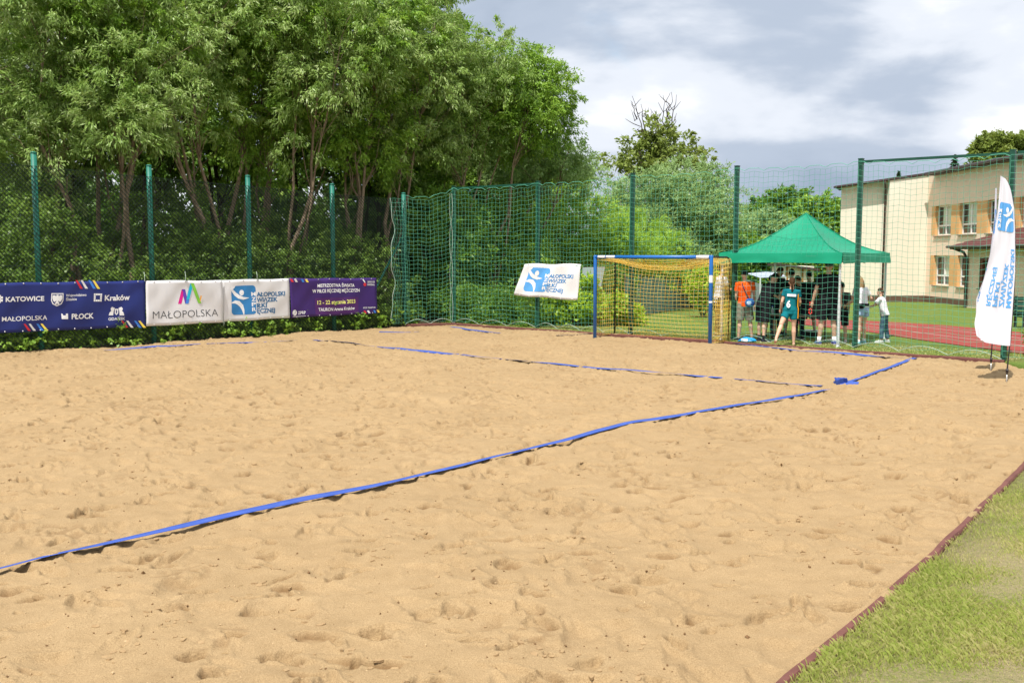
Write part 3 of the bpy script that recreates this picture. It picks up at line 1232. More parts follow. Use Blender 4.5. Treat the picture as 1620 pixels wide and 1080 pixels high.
def left_fence():
    o = empty('chain_link_fence', (LF0.x, LF0.y, 0), 'long green chain link fence with teal posts below the trees', 'fence')
    ts = [0.0, 2.43, 4.92, 7.42, 9.89, 12.4, 14.9]
    tops = [3.64, 3.76, 3.83, 3.91, 4.01, 4.08, 4.15]
    P = [LF0 - U * t for t in ts]
    for i, (p, h) in enumerate(zip(P, tops)):
        mb = MB(); post(mb, p, h, 0.058)
        mb.build('post', M_POST, o, smooth=True)
    # wire: diamonds of 6 cm, each wire one straight run up the fence, slightly zigzag like woven links
    mb = MB()
    n2 = Vector((V.x, V.y, 0)) * 0.065      # on the court side of the posts
    L = 14.9; H0, H1 = -0.02, 3.52
    step = 0.092
    rg = random.Random(9)

    def topz(t):
        return 3.45 + 0.03 * t + 0.0
    for sgn in (1, -1):
        k = -H1
        while k < L + H1:
            # t = k + sgn*(z)
            z0, z1 = H0, H1 + 0.45
            a, b = k + sgn * z0, k + sgn * z1
            # clip to 0..L
            def zt(t): return (t - k) * sgn
            lo, hi = 0.0, L
            ta, tb = min(a, b), max(a, b)
            ta, tb = max(ta, lo), min(tb, hi)
            if tb - ta > 0.05:
                pa = LF0 - U * ta + n2; pa.z = zt(ta)
                pb = LF0 - U * tb + n2; pb.z = zt(tb)
                if pb.z < pa.z: pa, pb, ta, tb = pb, pa, tb, ta
                zt_ = topz(tb)
                if pb.z > zt_:
                    f = (zt_ - pa.z) / (pb.z - pa.z)
                    pb = pa.lerp(pb, max(0.02, f))
                off = n2.normalized() * (0.004 * sgn)
                m = (pa + pb) / 2 + n2.normalized() * 0.012 * rg.uniform(-1, 1)
                mb.tube([pa + off, m + off, pb + off], 0.0078 if sgn > 0 else 0.0035, 3, cap=False)
            k += step
    mb.build('wire_mesh', M_LINK, o)
    mb = MB()
    for hh in (0.04, 1.75, None):
        pts = []
        for i in range(31):
            t = L * i / 30
            z = topz(t) if hh is None else hh
            q = LF0 - U * t + n2; q.z = z - 0.02 * math.sin(i * 1.9) ** 2
            pts.append(q)
        mb.tube(pts, 0.004, 4)
    mb.build('tension_wire', M_LINK, o)
    # slanting brace by the last post
    mb = MB()
    mb.tube([LF0 + Vector((0, 0, 2.55)), LF0 - U * 1.75 + Vector((0, 0, 0.0))], 0.028, 8)
    mb.build('brace', M_POST, o, smooth=True)
    return o


left_fence()

# ------------------------------------------------------------------ end netting
EP = [Vector(LF0), Vector((-1.65, 28.27, 0)), Vector((0.67, 26.56, 0)), Vector((2.887, 24.26, 0)), Vector((5.02, 22.60, 0)), Vector((7.14, 20.72, 0)), Vector((9.05, 18.30, 0))]
EH = [3.64, 3.87, 3.88, 3.90, 3.93, 3.91, 3.84]
ED = (EP[6] - EP[1]).normalized()
EN = Vector((-ED.y, ED.x, 0))
if EN.y > 0: EN = -EN         # towards the court


def net_panel(mb, fn, nu, nv, r, jit=0.0, rng=None, skip_edges=False, phase=0.0):
    """square meshed net: fn(u,v) with u,v in 0..1"""
    pts = [[None] * (nv + 1) for _ in range(nu + 1)]
    for i in range(nu + 1):
        for j in range(nv + 1):
            p = Vector(fn(i / nu, j / nv))
            if jit:
                q = (p.x * 2.1, p.y * 2.1, p.z * 1.7 + phase)
                p += Vector((mnoise.noise(q), mnoise.noise((q[1], q[2], q[0])), mnoise.noise((q[2], q[0], q[1])))) * jit
                p += Vector((rng.uniform(-1, 1), rng.uniform(-1, 1), rng.uniform(-1, 1))) * jit * .22
            pts[i][j] = p
    for i in range(nu + 1):
        mb.tube(pts[i], r, 3, cap=False)
    for j in range(nv + 1):
        mb.tube([pts[i][j] for i in range(nu + 1)], r, 3, cap=False)
    return pts


def end_net():
    o = empty('ball_stop_fence', (EP[3].x, EP[3].y, 0), 'tall green netting on dark green posts behind the goal', 'fence')
    rg = random.Random(2)
    for p, h in list(zip(EP, EH))[1:]:
        mb = MB()
        w = 0.088
        b = Vector(p); b.z = -0.2; t = Vector(p); t.z = h
        t.x += 0.02
        mb.bar(b, t, w, w, up=Vector((U.x, U.y, 0)))
        mb.bar(t, t + Vector((0, 0, 0.02)), w * 1.1, w * 1.1, up=Vector((U.x, U.y, 0)))
        mb.build('post', M_POSTD, o)
    for i in (1, 5):
        mb = MB()
        a = Vector(EP[i]); a.z = EH[i] - 0.05; b = Vector(EP[i + 1]); b.z = EH[i + 1] - 0.05
        mb.bar(a, b, 0.05, 0.05)
        mb.build('top_rail', M_POSTD, o)
    cell = 0.118
    tw = 0.0031
    rope = MB()
    for i in range(6):
        a, b = EP[i], EP[i + 1]
        ha, hb = EH[i] - 0.10, EH[i + 1] - 0.10
        ln = (b - a).length
        nu, nv = max(4, round(ln / cell)), 32
        d = (b - a).normalized(); nn = Vector((d.y, -d.x, 0))
        if nn.y > 0: nn = -nn
        sag = 0.16 if i == 0 else 0.05 + 0.03 * rg.random()
        bl = 0.05 * rg.uniform(.6, 1.4)
        ph = rg.uniform(0, 9)

        def fn(u, v, a=a, b=b, ha=ha, hb=hb, nn=nn, sag=sag, bl=bl, ph=ph, nu=nu, i=i):
            p = a.lerp(b, u)
            top = ha + (hb - ha) * u - sag * math.sin(math.pi * u)
            bot = 0.10 + 0.05 * math.sin(u * math.pi * 3.2 + ph) ** 2
            # scalloped edges where the net hangs from its rope
            top -= 0.035 * (0.5 - 0.5 * math.cos(u * nu / 4 * 2 * math.pi))
            z = bot + (top - bot) * v
            out = 0.07 + bl * math.sin(math.pi * u) * math.sin(math.pi * v) + 0.03 * mnoise.noise((u * 4 + ph, v * 3, i))
            return p + nn * out + Vector((0, 0, z))
        mb = MB()
        net_panel(mb, fn, nu, nv, tw, (.03, .024, .016, .009, .008, .008)[i], rg, phase=i)
        # hanging loops along the rope
        npt = nu
        pts = []
        for k in range(npt + 1):
            u = k / npt
            p = fn(u, 1.0)
            top = ha + (hb - ha) * u - sag * .75 * math.sin(math.pi * u) + 0.055
            pts.append(Vector((p.x, p.y, max(p.z, top - (0.055 if k % 4 == 2 else 0.0)))))
        mb.tube(pts, 0.005, 4, cap=False)
        # ground loops
        nl = max(1, round(ln / .9))
        for kk in range(nl):
            k0, k1 = kk / nl, (kk + 1) / nl
            pts = [fn(k0 + (k1 - k0) * s / 10, 0) * 1.0 for s in range(11)]
            for s, p in enumerate(pts):
                p.z = 0.05 + 0.13 * math.sin(math.pi * s / 10)
            mb.tube(pts, 0.006, 4, 1, cap=False)
        mb.build('netting', [M_NET, mat('pale_net_rope', (0.42, 0.52, 0.44), 0.8) if i == 0 else bpy.data.materials['pale_net_rope']], o)
    # white lacing of the net on the second post, wavy free edge on the left
    mb = MB()
    a = EP[1] + EN * 0.09
    for sg in (-1, 1):
        pts = []
        for k in range(60):
            z = 0.12 + 3.55 * k / 59
            pts.append(a + ED * (sg * (0.012 + 0.05 * abs(math.sin(z * 3.3)))) + Vector((0, 0, z)))
        mb.tube(pts, 0.006, 4, cap=False)
    # net wrapped some way along the left fence past its last post
    e0 = LF0 + Vector((V.x, V.y, 0)) * 0.12
    pts = []
    for k in range(60):
        z = 0.1 + 3.4 * k / 59
        pts.append(e0 - U * (0.52 + 0.06 * math.sin(z * 4.1) + 0.03 * math.sin(z * 9)) + Vector((0, 0, z)))
    mb.tube(pts, 0.007, 4, cap=False)
    mb.build('lacing', bpy.data.materials['pale_net_rope'], o)
    mb = MB()

    def fw(u, v):
        z = 0.1 + 3.4 * v
        return e0 - U * ((0.52 + 0.06 * math.sin(z * 4.1)) * (1 - u)) + Vector((0, 0, z)) + Vector((V.x, V.y, 0)) * 0.03 * math.sin(u * 7 + z)
    net_panel(mb, fw, 6, 29, tw, 0.025, rg)
    mb.build('netting', M_NET, o)
    return o


end_net()


def right_net():
    """the netting turns at the corner post and goes on beside the court"""
    a = EP[6]
    q = Vector((12.2, 15.6, 0))
    o = empty('side_netting', (q.x, q.y, 0), 'darker green netting running on past the corner post at the right edge', 'fence')
    rg = random.Random(12)
    mb = MB()
    mb.bar((q.x, q.y, -.2), (q.x, q.y, 3.9), .088)
    mb.build('post', M_POSTD, o)
    d = (q - a).normalized()
    nn = Vector((d.y, -d.x, 0))
    if nn.y > 0: nn = -nn
    mb = MB()
    mb.bar(a + d * 0.1 + Vector((0, 0, 3.80)), Vector((q.x, q.y, 3.80)), .05)
    mb.build('top_rail', M_POSTD, o)
    mb = MB()

    def fn(u, v):
        p = a.lerp(q, u)
        z = 0.1 + (3.66 - .05 * math.sin(math.pi * u)) * v
        return p + nn * (0.06 + .05 * math.sin(math.pi * u)) + Vector((0, 0, z))
    net_panel(mb, fn, 40, 34, 0.0032, 0.01, rg)
    mb.build('netting', M_NET, o)


right_net()

# ------------------------------------------------------------------ banners
M_WHITE = mat('white_banner_vinyl', (0.68, 0.68, 0.70), 0.55, 0.3)
M_INK = {
    'white': mat('print_white', (0.78, 0.79, 0.82), 0.55),
    'blue': mat('print_blue', (0.035, 0.21, 0.50), 0.55),
    'sky': mat('print_light_blue', (0.10, 0.34, 0.72), 0.55),
    'dark': mat('print_dark_grey', (0.045, 0.05, 0.06), 0.55),
    'navy': mat('print_dark_blue', (0.02, 0.13, 0.30), 0.55),
    'red': mat('print_red', (0.62, 0.03, 0.05), 0.55),
    'yellow': mat('print_yellow', (0.85, 0.66, 0.10), 0.55),
    'lblue': mat('print_bright_blue', (0.05, 0.22, 0.72), 0.55),
    'magenta': mat('print_magenta', (0.62, 0.01, 0.24), 0.55),
    'purple': mat('print_purple', (0.12, 0.05, 0.38), 0.55),
    'cyan': mat('print_cyan', (0.01, 0.45, 0.66), 0.55),
    'green': mat('print_green', (0.22, 0.55, 0.06), 0.55),
    'orange': mat('print_orange', (0.85, 0.40, 0.05), 0.55),
    'violet': mat('print_violet_panel', (0.075, 0.018, 0.13), 0.55),
    'lemon': mat('print_lemon', (0.80, 0.80, 0.22), 0.55),
}
INK = list(M_INK)
INKM = [M_INK[k] for k in INK]
ix = {k: i for i, k in enumerate(INK)}

LFN = Vector((V.x, V.y, 0)).normalized()     # left fence: towards the court


class Banner:
    """cloth panel between four corner points; flat printed shapes ride on the same wrinkled surface"""

    def __init__(s, name, label, mats, c, normal, seed, wr=1.0, group=None, cat='banner', edge_sag=0.02):
        s.c = [Vector(p) for p in c]      # tl tr br bl
        s.n = normal; s.seed = seed; s.wr = wr; s.sag = edge_sag
        s.W = ((s.c[1] - s.c[0]).length + (s.c[2] - s.c[3]).length) / 2
        s.H = ((s.c[0] - s.c[3]).length + (s.c[1] - s.c[2]).length) / 2
        base = (s.c[2] + s.c[3]) / 2
        s.o = empty(name, base, label, cat, group)
        mb = MB()
        mb.grid(lambda u, v: s.surf(u * s.W, v * s.H), max(8, int(s.W / .07)), max(6, int(s.H / .07)))
        n = int(s.W / .33)
        for k in range(n):      # metal eyelets along both hems
            x = s.W * (k + .5) / n
            for y in (s.H * .975, s.H * .025):
                p = s.surf(x, y, .0015)
                mb.tube([p, p + s.n * .004], .014, 8, 1)
        mb.build('sheet', [mats, bpy.data.materials.get('eyelet_metal') or mat('eyelet_metal', (0.6, 0.6, 0.62), 0.4, 0.5, 0.6)], s.o, smooth=True, thick=0.002)

    def surf(s, x, y, lift=0.0):
        u, v = x / s.W, y / s.H
        sg = s.sag * math.sin(u * s.W * 2.6 + s.seed) ** 2
        top = s.c[0].lerp(s.c[1], u) - Vector((0, 0, sg * .6))
        bot = s.c[3].lerp(s.c[2], u) + Vector((0, 0, sg * .5))
        p = bot.lerp(top, v)
        q = (u * s.W, v * s.H)
        w = 0.022 * mnoise.noise((q[0] * 1.2 + q[1] * 1.3, q[1] * .5, s.seed)) + 0.012 * mnoise.noise((q[0] * 2.6 - q[1] * 2.2, q[1] * 1.3, s.seed + 4)) + 0.004 * mnoise.noise((q[0] * 9, q[1] * 1.5, s.seed + 8))
        return p + s.n * (w * s.wr + lift)

    def eyelets(s, n): pass

    def cord(s, u, top=True, l=0.25):
        mb = MB()
        p = s.surf(u * s.W, s.H * (0.985 if top else 0.02), .01)
        q = p + Vector((0.02, 0, l if top else -l)) - s.n * .05
        mb.tube([p, (p + q) / 2 + s.n * .02, q], .006, 5)
        mb.build('tie_cord', bpy.data.materials['pale_net_rope'], s.o)


def lf_corners(pix, off):
    p0 = LF0 + LFN * off
    return [on_plane(x, y, p0, LFN) for x, y in pix]


def stripes(a, x, y, k, flip=1):
    """four slanting colour stripes as on the corners of the banners"""
    for i, c in enumerate(('red', 'white', 'lblue', 'yellow')):
        x0 = x + k * (0, 0.85, 2.1, 3.1)[i]
        a.poly([(x0, y), (x0 + k * .5, y), (x0 + k * 1.9, y - flip * k * 1.9), (x0 + k * 1.5, y - flip * k * 1.9)], ix[c])


def hz_logo(a, x, y, w, h, blue, letters=True):
    """blue rounded block with a stylised white ball player, four white letters down its right edge"""
    a.rrect(x, y, x + w, y + h, w * .13, ix[blue])
    P = lambda u, v: (x + u * w, y + v * h)
    l0 = a.layer; a.layer = l0 + 1
    a2 = [P(-.04, .93), P(.05, .84), P(.16, .72), P(.30, .62), P(.48, .56), P(.72, .57)]
    a.stroke(a2, [w * .02, w * .09, w * .12, w * .13, w * .10, w * .01], ix['white'])
    a.disc(*P(.42, .76), w * .095, w * .10, ix['white'])
    a3 = [P(.0, .42), P(.14, .45), P(.28, .41), P(.40, .30), P(.46, .15), P(.48, .0)]
    a.stroke(a3, [w * .03, w * .11, w * .15, w * .14, w * .09, w * .03], ix['white'])
    a.poly([P(-.02, 1.01), P(.18, 1.01), P(.13, .93), P(.04, .88), P(-.02, .90)], ix['white'])
    if letters:
        for i, ch in enumerate('MZPR'):
            a.text(ch, *P(.905, .635 - i * .178), h * .13, ix['white'], w=w * .18, bold=.03, align='c')
    a.layer = l0


def hz_lines(a, x, y0, h, step, ink, wmul=1.0, bold=.02):
    for i, (t, w) in enumerate((('AŁOPOLSKI', 5.75), ('WIĄZEK', 4.2), ('IŁKI', 2.05), ('ĘCZNEJ', 3.7))):
        a.text(t, x, y0 - i * step, h, ix[ink], w=h * w * 1.14 * wmul, bold=bold)


def banners():
    grp = None
    M_NAVY = mat('navy_banner_vinyl', (0.012, 0.022, 0.145), 0.5, 0.35, var=(0.014, 0.026, 0.17), scale=1.5)
    M_PURP = mat('purple_banner_vinyl', (0.040, 0.014, 0.125), 0.5, 0.35, var=(0.046, 0.016, 0.15), scale=1.5)
    # 1: sponsors, dark blue, runs out of the picture on the left
    b = Banner('sponsor_banner', 'long dark blue banner with white city names on the fence', M_NAVY, lf_corners([(-130, 449), (230, 443.4), (230, 516.8), (-130, 533.5)], .115), LFN, 1.2, 1.9, cat='banner')
    W_, H_ = b.W, b.H
    c = b.c

    def uv(px, py):
        # picture place -> banner place
        p = on_plane(px, py, c[0], LFN)
        u = (p - c[0]).dot((c[1] - c[0]).normalized()) / (c[1] - c[0]).length
        top = c[0].lerp(c[1], u); bot = c[3].lerp(c[2], u)
        return u * W_, (p.z - bot.z) / (top.z - bot.z) * H_
    X = lambda px: uv(px, 480)[0]
    Yh = lambda px, py: uv(px, py)[1]
    k = 1 / 4.909
    a = Art()
    wpx = lambda x0, x1: X(x1) - X(x0)

    def T(t, x0, x1, ybase, ycap, bold=.01, y0=None):
        xa, xb = x0 * k, x1 * k
        ym = Yh((xa + xb) / 2, 420 + ybase * k); yt = Yh((xa + xb) / 2, 420 + ycap * k)
        a.part = 'printed_name:' + t
        a.text(t, X(xa), ym, yt - ym, ix['white'], w=wpx(xa, xb), bold=bold)
        a.part = 'emblem'
    T('KATOWICE', 50, 348, 276, 240, .03)
    T('Województwo', 515, 675, 238, 218, .01)
    T('Śląskie', 515, 600, 270, 250, .01)
    T('Kraków', 818, 1012, 268, 226, .03)
    T('MAŁOPOLSKA', 22, 372, 428, 392, .005)
    T('PŁOCK', 560, 732, 412, 372, .03)
    T('GDAŃSK', 848, 976, 425, 404, .02)

    def Q(x, y): return uv(x * k, 420 + y * k)

    def poly(pts, ink='white'): a.poly([Q(*p) for p in pts], ix[ink])
    a.part = 'emblem:snow'
    # snowflake-like mark left of the first name
    for dx, dy in ((0, 0), (0, 22), (0, -22), (16, 11), (16, -11), (-16, 11), (-16, -11)):
        poly([(2 + dx - 9, 258 + dy - 9), (2 + dx + 9, 258 + dy - 9), (2 + dx + 9, 258 + dy + 9), (2 + dx - 9, 258 + dy + 9)])
    a.part = 'emblem:shield'
    # shield with an eagle
    poly([(400, 212), (492, 212), (494, 270), (482, 298), (446, 316), (412, 298), (399, 270)])
    a.layer = 1
    a.poly([Q(*p) for p in [(407, 219), (486, 219), (487, 268), (476, 292), (446, 307), (418, 292), (406, 268)]], len(INKM))
    a.layer = 2
    for s in (-1, 1):
        poly([(446 + s * 6, 240), (446 + s * 20, 226), (446 + s * 36, 228), (446 + s * 38, 250), (446 + s * 32, 270), (446 + s * 22, 282), (446 + s * 8, 272)])
        poly([(446 + s * 4, 270), (446 + s * 18, 294), (446 + s * 6, 302), (446, 290)])
    poly([(438, 224), (454, 224), (458, 262), (446, 292), (434, 262)])
    a.layer = 0
    a.part = 'emblem:square'
    # square mark of small blocks
    for i in range(4):
        for j in range(4):
            if (i in (1, 2)) and (j in (1, 2)): continue
            poly([(732 + i * 16, 216 + j * 16), (732 + i * 16 + 14, 216 + j * 16), (732 + i * 16 + 14, 216 + j * 16 + 14), (732 + i * 16, 216 + j * 16 + 14)])
    a.part = 'emblem:castle'
    # castle mark
    poly([(482, 372), (494, 376), (498, 388), (516, 388), (518, 374), (534, 372), (536, 416), (486, 416)])
    a.part = 'emblem:arms'
    # coat of arms with two lions, simplified
    for s in (-1, 1):
        poly([(912 + s * 14, 330), (912 + s * 36, 320), (912 + s * 46, 334), (912 + s * 40, 352), (912 + s * 52, 366), (912 + s * 58, 388), (912 + s * 24, 388), (912 + s * 22, 360)])
    poly([(899, 336), (925, 336), (925, 372), (912, 386), (899, 372)])
    a.layer = 1
    a.poly([Q(*p) for p in [(908, 346), (916, 346), (916, 372), (908, 372)]], len(INKM))
    # corner stripes
    a.layer = 1
    for (sx, sy) in ((583, 113), (195, 452), (948, 428)):
        for i, ink in enumerate(('red', 'white', 'lblue', 'yellow')):
            a.part = 'colour_stripe:%d%d%s' % (sx, sy, ink)
            x0 = sx + (0, 40, 100, 132)[i]
            h = 66 if sy < 200 else 54
            poly([(x0, sy), (x0 + 16, sy), (x0 + 62, sy + h), (x0 + 40, sy + h)], ink)
    print_on(a, b.surf, 'printed_names', INKM + [M_NAVY], b.o)
    b.eyelets(9); b.cord(0.995, True, .2)
    # 2: white with a coloured M
    b = Banner('region_banner', 'white banner with a multicoloured letter M and dark lettering', M_WHITE, lf_corners([(230.6, 443.4), (351.6, 443.0), (353.2, 509.8), (231, 516.6)], .118), LFN, 4.5, 1.5)
    a = Art(); w, h = b.W, b.H
    a.part = 'printed_name'
    a.text('MAŁOPOLSKA', w * .08, h * .155, h * .17, ix['dark'], w=w * .85, bold=-.012)
    a.part = 'letter_emblem'
    mx, my, mw, mh = w * .40, h * .47, w * .29, h * .47

    def bar_(x0, y0, x1, y1, wd, ink): a.poly([(mx + x0 * mw, my + y0 * mh), (mx + (x0 + wd) * mw, my + y0 * mh), (mx + (x1 + wd) * mw, my + y1 * mh), (mx + x1 * mw, my + y1 * mh)], ix[ink])
    bar_(0.0, 0, .20, .70, .15, 'magenta'); bar_(.32, 0, .20, .70, .15, 'purple')
    a.layer = 1
    bar_(.33, 0, .58, 1, .14, 'lblue')
    a.layer = 2
    bar_(.38, .2, .58, 1, .14, 'cyan')
    a.layer = 3
    bar_(.92, 0, .58, 1, .14, 'green'); bar_(.95, 0, 1.02, .38, .06, 'orange')
    print_on(a, b.surf, 'printed_logo', INKM, b.o)
    b.eyelets(6); b.cord(.5, True, .22)
    # 3: white with the ball player logo
    b = Banner('federation_banner', 'white banner with a blue ball player logo on the fence', M_WHITE, lf_corners([(352.2, 442.4), (457, 440.3), (458.4, 502.9), (354, 509.5)], .113), LFN, 7.7, 1.5)
    a = Art(); w, h = b.W, b.H
    a.part = 'emblem'
    hz_logo(a, w * .12, h * .15, w * .365, h * .70, 'blue')
    a.part = 'printed_name'
    hz_lines(a, w * .495, h * .575, h * .105, h * .137, 'navy', wmul=w * .43 / (h * .105 * 5.75 * 1.14), bold=.035)
    print_on(a, b.surf, 'printed_logo', INKM, b.o)
    b.eyelets(5); b.cord(.5, True, .2); b.cord(.0, False, .12)
    # 4: purple event banner
    b = Banner('event_banner', 'purple banner with white and yellow event lettering nearest the corner', M_PURP, lf_corners([(457.8, 439.8), (595.4, 439.4), (596.8, 495.8), (460, 503.2)], .117), LFN, 2.9, 1.5)
    a = Art(); w, h = b.W, b.H
    a.part = 'printed_title'
    a.text('MISTRZOSTWA ŚWIATA', w * .515, h * .765, h * .085, ix['white'], w=w * .43, bold=.025, align='c')
    a.text('W PIŁCE RĘCZNEJ MĘŻCZYZN', w * .515, h * .625, h * .085, ix['white'], w=w * .545, bold=.025, align='c')
    a.part = 'date_panel'
    a.poly([(w * .27, h * .05), (w * .77, h * .05), (w * .77, h * .48), (w * .27, h * .48)], ix['violet'])
    a.layer = 1
    a.text('12 - 22 stycznia 2023', w * .515, h * .315, h * .10, ix['lemon'], w=w * .44, bold=.025, align='c')
    a.text('TAURON Arena Kraków', w * .515, h * .135, h * .085, ix['white'], w=w * .42, bold=.02, align='c')
    a.part = 'emblem:a'
    a.text('ZPRP', w * .075, h * .085, h * .075, ix['white'], w=w * .085, bold=.02)
    a.disc(w * .04, h * .13, w * .024, h * .075, ix['white'])
    a.stroke([(w * .022, h * .07), (w * .04, h * .13), (w * .06, h * .19)], [w * .008] * 3, len(INKM))
    a.poly([(w * .02, h * .03), (w * .16, h * .03), (w * .16, h * .04), (w * .02, h * .04)], ix['white'])
    a.part = 'emblem:b'
    a.text('2023', w * .885, h * .865, h * .05, ix['white'], w=w * .09, bold=.015)
    a.text('HANDBALL', w * .885, h * .79, h * .045, ix['white'], w=w * .09, bold=.02)
    a.disc(w * .855, h * .82, w * .018, h * .05, ix['red'])
    a.stroke([(w * .83, h * .97), (w * .85, h * .9), (w * .86, h * .84)], [w * .012] * 3, ix['white'])
    a.part = 'printed_slogan'
    a.text('STICK TOGETHER', w * .825, h * .155, h * .04, ix['white'], w=w * .15, bold=.015)
    for x0, y0, d in ((.0, .98, -1), (.825, .10, -1)):
        for i, ink in enumerate(('red', 'white', 'lblue', 'yellow')):
            a.part = 'colour_stripe:%g%s' % (x0, ink)
            xx = w * (x0 + (0, .042, .115, .16)[i])
            a.poly([(xx + .006, h * y0), (xx + w * .026, h * y0), (xx + w * .044, h * (y0 - .08)), (xx + w * .02, h * (y0 - .08))], ix[ink])
    print_on(a, b.surf, 'printed_event', INKM + [M_PURP], b.o)
    b.eyelets(6)
    # 5: white flag tied on the end netting
    p0 = EP[2] + EN * 0.22
    cs = [on_plane(x, y, p0, EN) for x, y in ((829.4, 416.6), (919.3, 417.0), (913.0, 475.8), (812.6, 467.6))]
    b = Banner('net_banner', 'white cloth banner with light blue logo tied to the end netting', mat('white_flag_cloth', (0.80, 0.80, 0.82), 0.8, 0.15, transl=0.15), cs, EN, 5.1, 1.6, edge_sag=0.04)
    a = Art(); w, h = b.W, b.H
    a.part = 'emblem'
    hz_logo(a, w * .125, h * .16, w * .375, h * .72, 'sky')
    a.part = 'printed_name'
    hz_lines(a, w * .505, h * .60, h * .10, h * .137, 'blue', wmul=w * .40 / (h * .10 * 5.75 * 1.14), bold=.03)
    print_on(a, b.surf, 'printed_logo', INKM, b.o)


banners()


# ------------------------------------------------------------------ goal
def goal():
    A = gnd(941, 533.5); B = gnd(1123, 545.5)
    A.z = B.z = 0
    M_BLUE = mat('blue_goal_paint', (0.012, 0.135, 0.47), 0.35, 0.5, var=(0.014, 0.12, 0.42), scale=9)
    M_YEL = mat('yellow_goal_net_twine', (0.80, 0.53, 0.08), 0.8, 0.15, var=(0.80, 0.62, 0.22), scale=3)
    M_BLK = mat('black_goal_frame', (0.018, 0.017, 0.018), 0.5, 0.4)
    M_PW = mat('white_goal_tape', (0.72, 0.72, 0.72), 0.5)
    d = (B - A).normalized(); back = Vector((-d.y, d.x, 0))
    if back.y < 0: back = -back
    H = 1.955
    o = empty('beach_goal', (A + B) / 2, 'blue framed goal with a sagging yellow net on the sand', 'goal')
    for p in (A, B):
        mb = MB()
        mb.tube([p + Vector((0, 0, -.25)), p + Vector((0, 0, H - .02)), p + Vector((0, 0, H))], [.043, .043, .038], 14)
        if p is B:
            for z in (.22, 1.32, 1.58): pass
        po = mb.build('post', M_BLUE, o, smooth=True)
    mb = MB()
    for z0, z1 in ((1.36, 1.52), (0.92, 0.96)):
        s = MB()
        s.tube([B + Vector((0, 0, z0)), B + Vector((0, 0, z1))], .0445, 14)
        s.build('white_sticker', M_PW, o)
    zt = H - 0.042
    mb = MB()
    mb.tube([A + Vector((0, 0, zt)), B + Vector((0, 0, zt))], .04, 14)
    mb.build('crossbar', M_BLUE, o, smooth=True)
    mb = MB()
    L = (B - A).length
    mb.tube([A + d * (L * .885) + Vector((0, 0, zt)), A + d * (L * .985) + Vector((0, 0, zt))], .0425, 14)
    mb.build('white_band', M_PW, o, smooth=True)
    # maker's lettering on the bar: two short white words
    for x0, x1 in ((.03, .095), (.105, .185)):
        mb = MB()
        mb.tube([A + d * (L * x0) - back * .012 + Vector((0, 0, zt + .003)), A + d * (L * x1) - back * .012 + Vector((0, 0, zt + .003))], .033, 14)
        mb.build('white_label', M_PW, o, smooth=True)
    dp = .82
    cr = .62
    for p in (A, B):
        mb = MB()
        q = p + back * dp
        mb.tube([q + Vector((0, 0, -.1)), q + Vector((0, 0, H - .16)), q - back * .05 + Vector((0, 0, H - .07)), q - back * .16 + Vector((0, 0, zt)), p + Vector((0, 0, zt))], .019, 8)
        mb.build('back_stay', M_BLK, o, smooth=True)
    mb = MB()
    mb.tube([A + back * dp + Vector((0, 0, .03)), B + back * dp + Vector((0, 0, .03))], .016, 8)
    mb.build('ground_bar', mat('rusty_orange_bar', (0.35, 0.12, 0.03), 0.7), o, smooth=True)
    # net: back and roof hang slack
    rg = random.Random(6)
    mb = MB()
    n = 30

    def backf(u, v):
        bow = math.sin(math.pi * u)
        z = zt - .03 - (zt - .06) * (1 - v) - .20 * bow * v ** 2
        return A.lerp(B, u) + back * (dp + .05 * (1 - v) - .22 * bow * math.sin(math.pi * min(1, v * 1.0)) ** .8 * (1 if v > 0 else 0)) + Vector((0, 0, max(0.03, z)))
    net_panel(mb, backf, n, 20, .0042, .012, rg)
    mb.build('back_net', M_YEL, o)
    mb = MB()

    def rooff(u, v):
        bow = math.sin(math.pi * u)
        e = backf(u, 1.0)
        f = A.lerp(B, u) + back * .03 + Vector((0, 0, zt - .02))
        p = f.lerp(e, v)
        p.z -= .10 * bow * math.sin(math.pi * v)
        return p
    net_panel(mb, rooff, n, 9, .0042, .012, rg)
    # slack double layer at the top
    net_panel(mb, lambda u, v: Vector(rooff(u, v)) - Vector((0, 0, .035 + .03 * math.sin(math.pi * u))), n, 9, .0042, .02, rg, phase=4)
    mb.build('roof_net', M_YEL, o)
    for p in (A, B):
        mb = MB()

        def sidef(u, v, p=p):
            z = .04 + (zt - .08) * v
            return p + back * (.03 + (dp - .03) * u) + d * (.03 * math.sin(math.pi * u) * (1 if p is B else -1)) + Vector((0, 0, z - .04 * math.sin(math.pi * u) * v))
        net_panel(mb, sidef, 10, 20, .0042, .012, rg)
        if p is B:
            net_panel(mb, lambda u, v: Vector(sidef(u, v)) + d * (.03 + .02 * math.sin(9 * v)), 10, 20, .0042, .02, rg, phase=8)
        mb.build('side_net', M_YEL, o)


goal()


